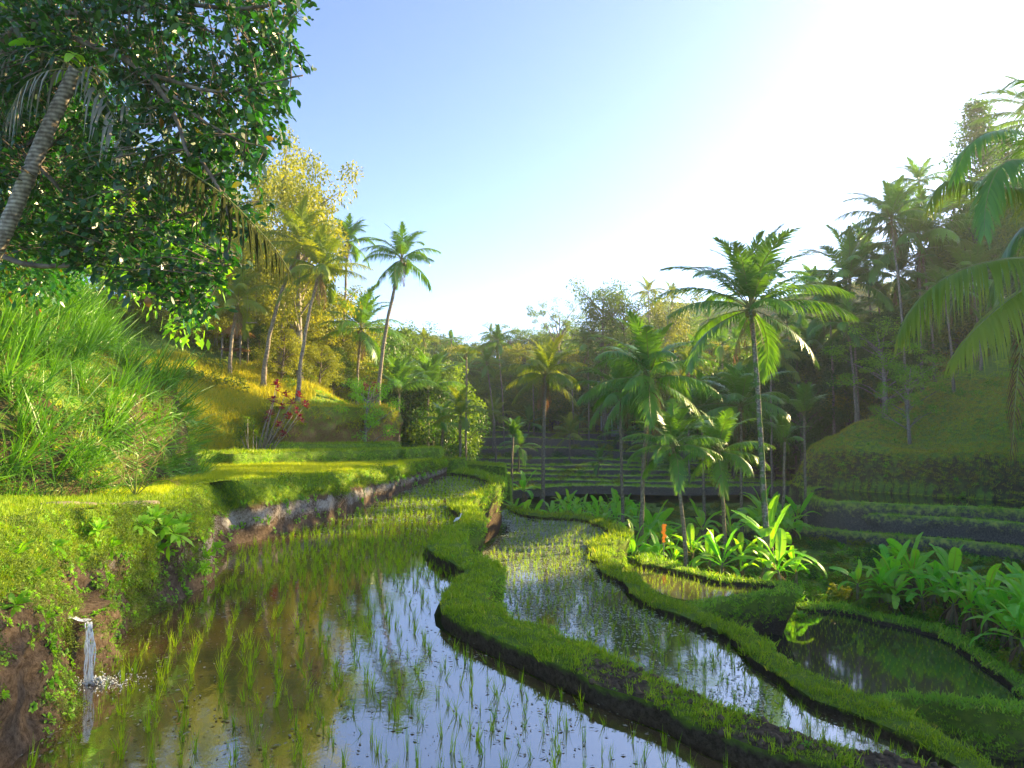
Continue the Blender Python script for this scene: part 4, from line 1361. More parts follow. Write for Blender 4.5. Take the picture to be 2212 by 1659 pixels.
# taller weeds at the edges of the first bund's muddy end
V_, T_, ve_ = bunds[0][1], bunds[0][2], bunds[0][3]
P, nv = sample(V_, T_, lambda c: np.where(c[:, 1] < 17, 14.0, 0.8), None, seed=91)
dE = np.minimum(sdist(P[:, 0], P[:, 1], [tuple(q) for q in b1i[::2]]), sdist(P[:, 0], P[:, 1], [tuple(q) for q in b1o[::2]]))
m = dE < 0.25
scatter('weeds', 'weed', P[m], RNG.uniform(.35, 1.0, m.sum()), label='loose weeds at the edges of the muddy bund end', cat='weeds', seed=4)

wp = []
for q in bunds:
    if q[0] != 'cap': continue
    P, nv = sample(q[1], q[2], lambda c: 2.6 / lod(c) ** 2, None, seed=92)
    wp.append(P)
wp = np.vstack(wp)
scatter('weeds', ['weed', 'herb'], wp, RNG.uniform(.35, .8, len(wp)) * lod(wp) ** .6, label='odd weeds and herbs standing out of the trimmed bund grass', cat='weeds', seed=14)
wp2 = wp[RNG.random(len(wp)) < .5] + np.array([.3, .2, .0])
scatter('dry_straw', 'dry', wp2, RNG.uniform(.22, .4, len(wp2)), label='bits of dry straw-coloured grass on the bunds', cat='grass', seed=15)

# left bank: grass, weeds, creepers, small leafy herbs
V_, T_, ve_ = SURF['bank'][0][1:]
for key, dens, vm, k, sz, lb in (('grass', 95, 0.42, 0.45, 1.0, 'grass hanging over the brow of the left bank'), ('weed', 30, 0.35, 0.5, .75, 'taller weeds on the left bank'), ('moss', 30, 0.14, .8, 1.0, 'olive moss cushions on the left bank'), ('creeper', 7, 0.15, .8, 0.5, 'small-leaved creepers on the left bank'),
                                 ('herb', 30, 0.12, .8, .9, 'little leafy herbs rooted in the left bank')):
    P, nv = sample(V_, T_, lambda c: dens / lod(c, 18, 2.5) ** 2 * np.where(c[:, 1] > 26, 1.4 if key == 'grass' else .25, 1), ve_ + 0.15 * (key == 'herb'), vm, seed=hash((len(key), 3)) % 99)
    rg = np.random.default_rng(3)
    flip = nv[:, 2] < 0
    nv[flip & (nv[:, 2] < -.5)] *= -1
    scatter('bank_plants', key, P, lod(P, 18, 2.5) * rg.uniform(.5, 1.3, len(P)) * sz, lean_rot(nv, k, rg), label=lb, cat='weeds', seed=6)

# grass on the ground above the bank, left of the rice strip
def xy_points(n, x0, x1, y0, y1, test, seed):
    rg = np.random.default_rng(seed)
    x = rg.uniform(x0, x1, n); y = rg.uniform(y0, y1, n)
    m = test(x, y)
    return x[m], y[m]


top_poly = [tuple(p) for p in blt[:, :2]] + [(-60, 60), (-60, -5)]
dtop = lambda x, y: sdist(x, y, [tuple(p) for p in blt[::3, :2]])
pts_u = PV.reshape(len(rows_) + 1, -1, 3)


def terr_z(x, y):
    """height of the upper terrace surface"""
    bx = np.interp(y, blt[:, 1], blt[:, 0]); bz = np.interp(y, blt[:, 1], blt[:, 2])
    q = np.clip(bx - x, 0, 12)
    far = 2.25 + 0.8 * sstep(26, 20, y) - 0.9 * sstep(40, 64, y)
    f = sstep(0, 12, q)
    return bz * (1 - f) + far * f - 0.10 * sstep(0.3, 1, q) * sstep(24, 27, y)


x, y = xy_points(90000, -26, -5, 8, 64, lambda x, y: inpoly(x, y, top_poly) & (dtop(x, y) > 0.6) & (sdist(x, y, LH, [(-18, 900), (-900, 900), (-900, 6)]) < 0.3) & (y > 24.5 + 0.12 * (x + 15)), 1)
scatter('young_rice', 'dense_rice', np.c_[x, y, terr_z(x, y)][:34000], RNG.uniform(.7, 1.25, min(len(x), 34000)), label='strip of dense young rice above the left bank', cat='rice', seed=7)
x, y = xy_points(30000, -24, -5, 8, 44, lambda x, y: inpoly(x, y, top_poly) & (dtop(x, y) < 9) & ((y < 27) | (dtop(x, y) < 0.9)), 2)
rg = np.random.default_rng(9)
thin = rg.random(len(x)) < np.where(y > 25, .9, 0.75)
x, y = x[thin], y[thin]
scatter('grass', 'grass', np.c_[x, y, terr_z(x, y)], RNG.uniform(.9, 1.9, len(x)), label='rough grass on the ground above the waterfall bank', cat='grass', seed=8)
x, y = xy_points(700, -20, -6, 9, 24, lambda x, y: inpoly(x, y, top_poly) & (dtop(x, y) < 5), 12)
scatter('weeds', 'weed', np.c_[x, y, terr_z(x, y)], RNG.uniform(.4, 1.0, len(x)), label='weeds beside the path above the bank', cat='weeds', seed=18)

# ------------------------------------------------------------------ rice in the paddies
def rows_points(poly, ang, sp, sp2, jit, seed, bend=0.0):
    """Planting rows, slightly curved, clipped to the paddy."""
    poly = np.asarray(poly)
    c = poly.mean(0)
    r = np.abs(poly - c).max() * 1.5
    i = np.arange(-r, r, sp); j = np.arange(-r, r, sp2)
    I, J = np.meshgrid(i, j)
    rg = np.random.default_rng(seed)
    I = I + rg.normal(0, jit, I.shape) + bend * (J ** 2) * 0.01 + 0.25 * np.sin(J * .35 + I * .1)
    J = J + rg.normal(0, jit, I.shape)
    x = c[0] + I * math.cos(ang) - J * math.sin(ang)
    y = c[1] + I * math.sin(ang) + J * math.cos(ang)
    x, y = x.ravel(), y.ravel()
    m = inpoly(x, y, poly) & (rg.random(len(x)) < 0.93)
    return x[m], y[m]


def in_view(x, y, z, mx=60):
    px = CX + FPX * x / np.maximum(y, .1)
    return (px > -mx) & (px < 2212 + mx) & (y > 4)


w1_in = np.vstack([b1i[::3][::-1], (blb)[::-1][::4]])
x, y = rows_points(np.vstack([b1i[::3][::-1], [(-5.4, 64)], blb[::-1][::4], [(-9, 5), (8, 5)]]), R(14), 0.54, 0.38, 0.08, 3, .3)
ok = in_view(x, y, 0) & (sdist(x, y, [tuple(q) for q in b1i[::2]]) > 0.3) & (sdist(x, y, [tuple(q) for q in blb[::2]]) > 0.35) & (np.hypot(x + 12.2, y - 13.6) > 1.3)
x, y = x[ok], y[ok]
d = np.hypot(x, y)
# thinner in the open water on the right
o_ = np.argsort(d)
x, y, d = x[o_], y[o_], d[o_]
SD = [p.data for p in PROTO['seedling']]
for i in range(min(300, len(x))):
    ob('rice_seedling', random.choice(SD), loc=(x[i], y[i], 0.0), rot=(random.gauss(0, .07), random.gauss(0, .07), random.uniform(0, 6.28)), scale=(0.92 * random.uniform(.75, 1.25),) * 2 + (random.uniform(.75, 1.35) * 1.0,),
       label='green rice seedling standing in the brown water of the main paddy', cat='rice seedling', group='rice seedlings planted in rows in the main paddy')
x, y, d = x[300:], y[300:], d[300:]
far_extra = d > 22
x2 = np.concatenate([x, x[far_extra] + .28]); y2 = np.concatenate([y, y[far_extra] + .2])
scatter('rice_seedlings', 'seedling', np.c_[x2, y2, np.zeros(len(x2))], RNG.uniform(.75, 1.25, len(x2)) * (1 - 0.15 * sstep(20, 50, np.hypot(x2, y2))), label='rows of rice seedlings running to the far end of the main paddy', cat='rice', seed=3)

w2p = np.vstack([b1o[::3], [(22, 4), (26, 6)], b2i[::3][::-1], [(-2, 64)]])
x, y = rows_points(w2p, R(-20), 0.44, 0.36, 0.09, 5)
ok = in_view(x, y, 0) & (sdist(x, y, [tuple(q) for q in b1o[::2]]) > 0.8) & (sdist(x, y, [tuple(q) for q in b2i[::2]]) > 0.3)
x, y = x[ok], y[ok]
scatter('rice_seedlings', 'seedling', np.c_[x, y, np.full(len(x), Z2)], RNG.uniform(.8, 1.25, len(x)), label='rice seedlings scattered over the second paddy', cat='rice', seed=4)
x, y = rows_points(c3, R(-20), 0.42, 0.38, 0.06, 6)
ok = sdist(x, y, [tuple(q) for q in b3i[::2]]) > 0.3
scatter('rice_seedlings', 'seedling', np.c_[x[ok], y[ok], np.full(ok.sum(), Z3)], RNG.uniform(.6, 1.0, ok.sum()), label='rice seedlings in the small third paddy', cat='rice', seed=5)
x, y = rows_points(c4p, R(12), 0.48, 0.42, 0.05, 7)
ok = (sdist(x, y, [tuple(q) for q in b4i[::2]]) > 0.3) & in_view(x, y, 0)
scatter('rice_seedlings', 'seedling', np.c_[x[ok], y[ok], np.full(ok.sum(), Z4)], RNG.uniform(.55, .9, ok.sum()), label='short rice seedlings in rows in the dark fourth paddy', cat='rice', seed=6)
x, y = rows_points([onz(1850, 1600, Z5)[:2], onz(2500, 1560, Z5)[:2], onz(2500, 1800, Z5)[:2], onz(1850, 1750, Z5)[:2]], R(12), 0.48, 0.42, 0.05, 8)
scatter('rice_seedlings', 'seedling', np.c_[x, y, np.full(len(x), Z5)], RNG.uniform(.55, .9, len(x)), label='rice seedlings in the lowest corner paddy', cat='rice', seed=7)

# floating flecks: bits of straw and duckweed
M['fleck'] = leafmat('floating straw bits', (0.16, 0.13, 0.07), (0.34, 0.32, 0.22), trans=.1, rough=.4, c3=(.45, .2, .05))
M['fleck_pale'] = leafmat('floating pale weed', (0.16, 0.2, 0.08), (0.50, 0.55, 0.40), trans=.1, rough=.3, spec=.8)


def fleck(seed, mat, n=7, s=0.09, spread=.3):
    rg = np.random.default_rng(seed); a = Acc()
    for i in range(n):
        th = rg.uniform(0, 6.28); c = rg.normal(0, spread, 2); l = s * rg.uniform(.5, 1.6); w = l * rg.uniform(.2, .6)
        u = np.array([math.cos(th), math.sin(th), 0]); v = np.array([-u[1], u[0], 0]); c = np.array([c[0], c[1], rg.uniform(0, .012)])
        a.add([c - u * l, c - v * w, c + u * l, c + v * w + np.array([0, 0, .01])], Q=[(0, 1, 2, 3)], r=rg.random())
    return a.mesh('fleck', M[mat])


for k in range(5):
    proto('fleck', fleck(k, 'fleck', 7, 0.03, .35)); proto('fleck_pale', fleck(k + 9, 'fleck_pale', 16, 0.055, .3))
rg = np.random.default_rng(77)
x, y = xy_points(9000, -24, 20, 8, 60, lambda x, y: inpoly(x, y, w1_poly) & in_view(x, y, 0), 31)
dens = 0.25 + 0.6 * (fbm(np.c_[x, y, 0 * x], .35, 3) > 0.0) + 0.9 * sstep(25, 40, y)
m = rg.random(len(x)) < dens
scatter('floating_debris', 'fleck', np.c_[x[m], y[m], np.full(m.sum(), .008)], rg.uniform(.5, 1.4, m.sum()), rot=np.c_[np.zeros(m.sum()), np.zeros(m.sum()), rg.uniform(0, 6.28, m.sum())], label='bits of straw and leaf floating on the main paddy', cat='debris', seed=1)
m = (y > 30) & (rg.random(len(x)) < sstep(28, 45, y))
scatter('floating_weed', 'fleck_pale', np.c_[x[m], y[m], np.full(m.sum(), .01)], rg.uniform(.6, 1.3, m.sum()), rot=np.c_[np.zeros(m.sum()), np.zeros(m.sum()), rg.uniform(0, 6.28, m.sum())], label='pale weed floating at the far end of the main paddy', cat='weed', seed=2)
x, y = xy_points(42000, -6, 26, 8, 64, lambda x, y: inpoly(x, y, w2_poly) & in_view(x, y, 0), 32)
nz = fbm(np.c_[x, y * .6, 0 * x], .3, 8)
dens = np.clip(0.25 + 0.8 * nz + 0.6 * sstep(28, 50, y) - .42 * sstep(30, 18, y), .02, 1)
m = rg.random(len(x)) < dens
scatter('floating_weed', 'fleck_pale', np.c_[x[m], y[m], np.full(m.sum(), Z2 + .01)], rg.uniform(.5, 1.1, m.sum()), rot=np.c_[np.zeros(m.sum()), np.zeros(m.sum()), rg.uniform(0, 6.28, m.sum())], label='patchy pale weed covering the second paddy', cat='weed', seed=3)

# ------------------------------------------------------------------ hillside cover
def gpts(n, x0, x1, y0, y1, test, seed):
    x, y = xy_points(n, x0, x1, y0, y1, test, seed)
    e = 0.4
    z = G(x, y)
    gx = (G(x + e, y) - z) / e; gy = (G(x, y + e) - z) / e
    nv = nrm(np.c_[-gx, -gy, np.ones(len(x))])
    return np.c_[x, y, z], nv


def cover(name, keys, n, box, test, seed, s0, s1, lean=.35, label=None, cat='undergrowth', sink=0.05):
    P, nv = gpts(n, *box, test, seed)
    rg = np.random.default_rng(seed)
    # steep ground needs more plants up the face: jitter along the slope
    rot = lean_rot(nv, lean, rg)
    P[:, 2] -= sink
    return scatter(name, keys, P, rg.uniform(s0, s1, len(P)), rot, label=label, cat=cat, seed=seed)


dLH = lambda x, y: sdist(x, y, LH, [(-18, 900), (-900, 900), (-900, 6)])
dRB = lambda x, y: sdist(x, y, RB, [(60, 900), (900, 900), (900, 40)])
vis = lambda x, y: in_view(x, y, 0, 260)
# golden long grass on the left slope (leaves the ledge's bare face free)
cover('slope_grass', 'gold', 15000, (-40, -8, 39, 70), lambda x, y: (dLH(x, y) > -.3) & (dLH(x, y) < 13) & vis(x, y) & ((x < -18.3) | (dLH(x, y) > 9) & (x < -15)), 51, .7, 1.25, .35, 'long golden-green grass on the sunlit left slope', 'grass')
cover('slope_grass', ['short_gold', 'herb'], 16000, (-26, -8, 46, 76), lambda x, y: (dLH(x, y) > 0) & (dLH(x, y) < 12) & vis(x, y), 52, .8, 1.5, .4, 'short ferny cover on the sunlit slope below the palms', 'grass')
cover('undergrowth', ['shrub', 'shrub_fresh'], 420, (-60, -8, 50, 110), lambda x, y: (dLH(x, y) > 7) & vis(x, y), 53, .6, 1.5, .2, 'bushy undergrowth behind the left slope')
# bank under the cane grass
cover('undergrowth', ['creeper', 'herb', 'hill_green'], 9000, (-40, -12, 14, 45), lambda x, y: (dLH(x, y) > -.3) & (dLH(x, y) < 4) & vis(x, y), 54, .8, 1.8, .6, 'creepers and moss on the shaded bank below the cane grass')
cover('cane_grass', 'cane', 2600, (-40, -12, 16, 46), lambda x, y: (dLH(x, y) > 0.6) & (dLH(x, y) < 9.5) & vis(x, y) & (y < 38 + 0 * x) & (fbm(np.c_[x, y, 0 * x], .35, 6) > -.42), 55, .55, 1.3, .6, 'tall bright green cane grass arching over the left bank', 'grass')
cover('cane_grass', 'cane', 2600, (-24, -12, 17, 44), lambda x, y: (dLH(x, y) > -.1) & (dLH(x, y) < .9) & vis(x, y) & (y < 40 + 0 * x), 65, .5, .9, .9, 'cane grass hanging down over the bank edge', 'grass')
cover('dry_cane', 'cane_dead', 330, (-40, -12, 16, 44), lambda x, y: (dLH(x, y) > 0) & (dLH(x, y) < 8) & vis(x, y) & (y < 38 + 0 * x), 66, .5, 1.0, .6, 'withered brown blades among the cane grass', 'grass')
# right mound
cover('mound_grass', 'hill_green', 26000, (36, 84, 66, 108), lambda x, y: (dRB(x, y) > -.2) & (dRB(x, y) < 22) & vis(x, y) & (fbm(np.c_[x, y, 0 * x], .22, 4) > -0.25), 56, .8, 1.5, .45, 'short green grass on the right mound', 'grass')
cover('mound_grass', 'dry', 30000, (36, 84, 66, 108), lambda x, y: (dRB(x, y) > 1.2) & (dRB(x, y) < 18) & vis(x, y) & (fbm(np.c_[x, y, 0 * x], .22, 4) < 0.28), 57, .8, 1.5, .45, 'brownish dry grass patches on the right mound', 'grass')
cover('mound_weeds', ['herb', 'fern'], 3600, (36, 84, 66, 108), lambda x, y: (dRB(x, y) > 0) & (dRB(x, y) < 12) & vis(x, y) & (fbm(np.c_[x, y, 0 * x], .3, 9) > .05), 58, .8, 1.6, .5, 'leafy weeds on the face of the right mound')
cover('undergrowth', ['shrub_fresh'], 150, (44, 90, 84, 112), lambda x, y: (dRB(x, y) > 9) & (dRB(x, y) < 22) & vis(x, y), 59, .7, 1.5, .2, 'fresh green bushes along the top of the right mound')
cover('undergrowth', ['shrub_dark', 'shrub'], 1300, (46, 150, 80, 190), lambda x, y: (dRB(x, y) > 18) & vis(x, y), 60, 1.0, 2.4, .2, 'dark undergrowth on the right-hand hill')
# valley floor
inval = lambda x, y: (G(x, y) > -8.6) & (G(x, y) < -5.2) & (dRB(x, y) < -6) & (dLH(x, y) < -2)
cover('undergrowth', ['shrub', 'shrub_dark', 'fern', 'shrub_fresh'], 2600, (-20, 60, 34, 98), lambda x, y: inval(x, y) & vis(x, y), 61, .35, .95, .1, 'low leafy undergrowth on the valley floor')
cover('undergrowth', ['herb', 'creeper', 'fern'], 6000, (2, 50, 26, 70), lambda x, y: inval(x, y) & vis(x, y), 62, 1.0, 2.2, .3, 'herbs and ground cover along the foot of the bunds')
cover('undergrowth', ['shrub_dark', 'shrub'], 3600, (-60, 130, 150, 260), lambda x, y: vis(x, y), 63, 1.3, 3.4, .1, 'dense undergrowth on the far slope')

# ------------------------------------------------------------------ palms
palm((815, 862), (868, 560), 66, 78, 'slender dark coconut palm standing alone against the sky at the end of the left slope', n=17, dead=3, nuts=5, trunk_r=.2, cls=['up'] * 3 + ['mid'] * 4 + ['out'] * 5 + ['low'] * 3 + ['down'] * 3)
palm((568, 803), (652, 526), 61, 88, 'tall leaning coconut palm whose foot stands left of the red shrub', kind='yellow', n=18, dead=3, trunk_r=.2)
palm((643, 848), (691, 583), 59, 92, 'coconut palm with hanging dry leaves just right of the tall leaning palm', kind='yellow', n=17, dead=6, trunk_r=.18)
palm((740, 700), (751, 526), 80, 66, 'coconut palm rising behind the pair of leaning palms', n=15, trunk_r=.18)
palm((771, 800), (780, 711), 74, 88, 'short dark-green coconut palm with drooping dry skirt between the leaning trunks', n=18, dead=5, kind='stiff')
palm((496, 770), (514, 652), 60, 85, 'coconut palm half hidden beside the thatched hut', kind='yellow', n=14)
palm((916, 800), (916, 733), 115, 28, 'small bare-looking brown palm top on the skyline left of centre', kind='yellow', n=12, nuts=0)
palm((862, 955), (862, 850), 78, 88, 'broad hazy young palm at the foot of the left slope', n=16, nuts=0, dead=0, cls=['up'] * 5 + ['mid'] * 6 + ['out'] * 4)
palm((925, 960), (925, 843), 86, 82, 'second hazy young palm right of the broad one', n=16, nuts=0, dead=0, cls=['up'] * 5 + ['mid'] * 6 + ['out'] * 4)
palm((1006, 985), (1008, 765), 76, 32, 'thin areca palm with a small drooping golden head', kind='yellow', n=11, nuts=5, dead=0, trunk_r=.13, cls=['mid', 'out', 'out'])
palm((992, 1000), (995, 900), 70, 66, 'young sunlit coconut palm with yellow-green leaves beside the areca palm', kind='yellow', n=13, nuts=0, dead=1, cls=['up', 'up', 'mid', 'mid', 'out', 'out', 'low'])
palm((950, 985), (958, 915), 74, 52, 'small dim palm behind the young sunlit palm', n=12, nuts=0)
palm((1172, 1088), (1178, 812), 80, 88, 'bright yellow-green coconut palm in the centre with pale straight trunk', kind='yellow', n=18, dead=5, trunk_r=.24)
palm((1383, 1100), (1406, 820), 56, 138, 'large coconut palm right of centre bearing a cluster of nuts', n=20, nuts=10, dead=3, trunk_r=.2, cls=['up'] * 3 + ['mid'] * 5 + ['out'] * 5 + ['low'] * 4 + ['down'] * 3)
palm((1482, 1140), (1454, 967), 52, 100, 'lower coconut palm in front of the nut-bearing palm', n=16, nuts=2, dead=1, trunk_r=.17)
palm((1345, 1060), (1338, 850), 66, 95, 'coconut palm half hidden behind the large nut-bearing palm', n=15, dead=1)
palm((1272, 870), (1270, 750), 140, 48, 'hazy coconut palm far across the valley behind the centre palm', n=15, nuts=0)
palm((1090, 885), (1075, 738), 135, 38, 'hazy slender palm on the far slope left of the centre palm', n=14, nuts=0)
palm((1072, 890), (1051, 786), 128, 36, 'dim leaning palm on the far slope below the slender one', n=14, nuts=0)
palm((1655, 1120), (1622, 668), 50, 165, 'tallest foreground coconut palm with moss-covered trunk and nuts', n=22, nuts=10, dead=4, bark='palm_bark_moss', trunk_r=.24, kind='stiff', cls=['up'] * 4 + ['mid'] * 8 + ['out'] * 6 + ['low'] * 5 + ['down'] * 3)
palm((1851, 735), (1833, 603), 96, 105, 'coconut palm with full crown on the right slope under the white sky', n=18, dead=2, kind='stiff')
palm((1799, 790), (1793, 672), 98, 80, 'smaller coconut palm below the full-crowned one', n=15, nuts=8)
palm((2015, 660), (1987, 520), 92, 130, 'broad coconut palm with orange heart before the dark trees at the right', n=18, dead=3)
palm((1954, 680), (1925, 475), 88, 95, 'coconut palm standing behind the broad one, crown against the sky', n=16)
palm((1905, 760), (1898, 655), 102, 60, 'young palm between the right slope palms and the small leafy tree', n=12, nuts=0, dead=0)
palm((1600, 1000), (1600, 880), 70, 115, 'coconut palm with orange nuts behind the moss-covered trunk', n=17, nuts=9, dead=4)
palm((1764, 870), (1755, 765), 104, 88, 'mossy coconut palm in front of the pavilion', n=16, bark='palm_bark_moss')
palm((1565, 1095), (1553, 975), 56, 100, 'low spreading palm among the banana plants', n=15, nuts=0, dead=1)
palm((1737, 960), (1737, 900), 72, 72, 'upright young palm at the foot of the right mound', n=11, nuts=0, dead=0, cls=['up', 'up', 'mid'])
palm((1665, 900), (1665, 765), 98, 70, 'sunlit palm behind the moss-covered trunk', kind='yellow', n=15)
palm((1487, 900), (1487, 792), 104, 50, 'golden backlit palm in the haze right of centre', kind='yellow', n=13, nuts=0)
palm((1985, 600), (1985, 392), 92, 55, 'thin palm head showing above the right-hand palms', n=13, nuts=0)
palm((1407, 760), (1400, 632), 150, 36, 'hazy palm on the ridge beside the golden trees', kind='yellow', n=13, nuts=0)
palm((1440, 760), (1452, 640), 150, 34, 'second hazy palm on the golden ridge', kind='yellow', n=13, nuts=0)
palm((2280, 700), (2262, 262), 80, 135, 'tall palm at the right edge of the frame with leaves reaching in', n=17, kind='stiff')
palm((1105, 985), (1108, 945), 92, 45, 'young trunkless palm on the dark terraces', n=9, nuts=0, dead=0, cls=['up', 'up', 'mid'])
palm((1560, 800), (1560, 745), 118, 45, 'dim palm under the haze left of the moss-covered trunk', n=13, nuts=0)
palm((1690, 1010), (1695, 955), 66, 62, 'low feathery palm beside the dark right-hand terraces', n=11, nuts=0, dead=0, cls=['up', 'up', 'mid', 'mid', 'out'])
palm((1520, 1000), (1515, 885), 74, 80, 'palm crown filling the gap between the nut-bearing palm and the mossy one', n=14, nuts=0)

for i, (px, py, Y, r_) in enumerate([(1010, 800, 150, 32), (1120, 770, 160, 34), (1150, 800, 145, 34), (1235, 815, 140, 36), (1300, 790, 150, 36), (955, 790, 130, 34), (900, 800, 120, 34), (1530, 690, 150, 34), (1345, 765, 160, 32), (975, 735, 170, 26), (1060, 720, 180, 24), (1215, 735, 175, 26), (1500, 760, 130, 40), (1590, 740, 130, 40), (870, 770, 112, 40), (1715, 740, 112, 46)]):
    palm((px + 4, py + 60), (px, py), Y, r_, 'small hazy palm among the trees of the far slope', n=11, nuts=0, dead=0, group='small hazy palms of the far slope')

for px, py, Y, r_, lab in [(1870, 560, 104, 70, 'shaded palm behind the full-crowned palm of the right slope'), (2060, 450, 100, 85, 'palm with ragged head under the dark pointed tree'), (2100, 610, 90, 90, 'drooping palm among the dark trees of the right hill'), (1940, 600, 96, 85, 'dense green palm between two taller right slope palms'),
                           (2040, 640, 88, 70, 'low palm hidden behind the near hanging leaves'), (1830, 700, 92, 66, 'small palm at the foot of the right slope palms'), (1700, 700, 108, 60, 'palm head behind the crown of the moss-covered palm'), (1760, 640, 112, 62, 'distant palm against the white sky right of the moss-covered palm')]:
    palm((px + 18, py + 130), (px, py), Y, r_, lab, n=15, nuts=0, kind='stiff')

# the palm at the right edge whose great leaves hang into the picture
def frond_obj(pxs, Ys, parent, loc0, mat='palm_yellow', n=64, leaf=1.0, w=0.055, hang=0.9, seed=0, name='frond', vdir=0.0, thin=1.0, prof=(.5, 1, .7, .06), rad=.035, start=.1):
    P = smooth_path([at(x, y, Y) for (x, y), Y in zip(pxs, Ys)], 0.25)
    P = P - np.array(loc0)
    me = frond_from(name, P, n, leaf, w, hang, mat, np.random.default_rng(seed), vdir, thin, start=start, prof=prof, rad=rad)
    return ob(name, me, parent)


P5 = (.5, 1, .85, .5, .05)
hx = Vector(at(2375, 490, 18))
bx = Vector(at(2420, 1350, 18)); bx.z = gz(bx.x, bx.y) - .2
rp = ob('coconut_palm', None, loc=bx, label='near coconut palm at the right edge, its long leaves hanging over the mound', cat='palm tree', group='coconut palms of the valley')
tp = smooth_path([(0, 0, 0), tuple((hx - bx) * .5 + Vector((.3, 0, 0))), tuple(hx - bx)], .3)
Vt, Qt, Tt = tube(tp, np.linspace(.26, .15, len(tp)), 8)
ob('trunk', mk('palm_trunk', Vt, Qt, Tt, M['palm_bark'], True, rnd=np.zeros(len(Vt))), rp)
for k, (px, Ys, mt, lf, hg, nn) in enumerate([
    ([(2375, 480), (2290, 345), (2212, 292), (2140, 285), (2090, 318), (2062, 380)], [18, 17.6, 17.3, 17, 16.8, 16.6], 'palm', .95, .55, 60),
    ([(2375, 480), (2270, 368), (2190, 345), (2150, 375), (2130, 440), (2126, 500)], [18, 17, 16.3, 16, 15.8, 15.7], 'palm', 1.0, .6, 60),
    ([(2375, 485), (2240, 420), (2150, 402), (2080, 391), (2035, 396), (2008, 440)], [18, 17.8, 17.6, 17.4, 17.3, 17.2], 'palm_yellow', .95, .8, 62),
    ([(2375, 500), (2280, 552), (2180, 558), (2090, 578), (2010, 622), (1962, 680), (1942, 722)], [18, 17, 16.4, 16, 15.7, 15.5, 15.4], 'palm_yellow', 1.05, 1.0, 80),
    ([(2375, 510), (2290, 575), (2200, 632), (2130, 688), (2085, 735), (2055, 778)], [18, 17, 16, 15.4, 15, 14.8], 'palm_yellow', 1.0, .85, 72),
    ([(2375, 500), (2330, 330), (2270, 215), (2205, 172), (2155, 200)], [18, 18.5, 19, 19.3, 19.5], 'palm', .9, .5, 50),
    ([(2375, 490), (2290, 470), (2210, 490), (2160, 560), (2140, 640)], [18, 18.4, 18.8, 19, 19.2], 'palm', .95, .7, 56),
    ([(2375, 500), (2400, 300), (2420, 150)], [18, 17, 16.4], 'palm', .95, .5, 50),
    ([(2375, 500), (2470, 420), (2580, 440), (2640, 560)], [18, 17.5, 17, 16.8], 'palm', .95, .7, 50),
    ([(2375, 500), (2440, 560), (2520, 700)], [18, 18.5, 19], 'palm', .95, .7, 50)]):
    frond_obj(px, Ys, rp, tuple(bx), mt, int(nn * 2.0), lf * 1.25, .05, hg, k, prof=P5)
frond_obj([(2375, 520), (2270, 620), (2215, 720), (2196, 830), (2186, 985)], [18, 17, 16.4, 16.2, 16.1], rp, tuple(bx), 'palm_dead', 50, .75, .03, .9, 31, 'dead_frond', thin=.8)

# ------------------------------------------------------------------ jungle trees
def T_at(kind, px, py_top, Y, label=None, h=None, group='trees of the jungle slopes', sx=1.0, **kw):
    """A tree whose top shows at the picture point, standing on the ground there."""
    if label and label[0] == '~':
        label = {'round': 'round-crowned ', 'bushy': 'low-branching ', 'tall': 'narrow tall-trunked ', 'umbrella': 'flat-topped ', 'gold': 'loose-crowned ', 'dark': 'broad dense-crowned '}.get(kind, '') + label[1:]
    base_h = {'round': 13, 'bushy': 9, 'tall': 20, 'umbrella': 15, 'cone': 22, 'gold': 13, 'sparse': 10, 'dark': 12}[kind]
    x, _, zt = at(px, py_top, Y)
    g = gz(x, Y)
    s = max(0.35, (zt - g) / base_h)
    w = min(s, 1.15) / s if s > 1.15 else 1.0
    return tree(kind, x, Y, s, label, group, sx=w * sx, **kw)


T_at('umbrella', 1205, 640, 150, 'open flat-topped tree on the far skyline right of centre')
T_at('tall', 1305, 600, 140, 'tall airy tree on the hazy ridge, highest of the centre', sx=1.4)
T_at('tall', 1345, 625, 142, 'tall tree with brownish leaves touching the highest centre tree', sx=1.3)
T_at('gold', 1445, 622, 138, 'rounded golden backlit tree on the hazy ridge', sx=1.3)
T_at('cone', 2108, 198, 108, 'dark pointed tree towering over the right-hand palms', sx=1.9)
T_at('cone', 2160, 262, 112, 'shorter dark pointed tree right of the towering one', sx=1.8)
T_at('gold', 655, 350, 66, 'tall tree with sunlit olive crown on the left skyline', sx=1.1)
T_at('gold', 612, 300, 72, 'sunlit olive tree half hidden behind the near dark leaves', sx=1.2)
T_at('sparse', 1905, 690, 90, 'small fresh-green leafy tree above the right mound', sx=1.5)
T_at('sparse', 1960, 770, 84, 'leaning small tree with light leaves on the mound top')
T_at('dark', 2060, 560, 98, 'dark spreading tree behind the near hanging palm leaves', sx=1.2)
T_at('dark', 2150, 480, 104, 'dense dark tree at the upper right below the pointed trees', sx=1.2)
T_at('sparse', 792, 805, 60, 'small round-leaved tree beside the red-leaved bushes')
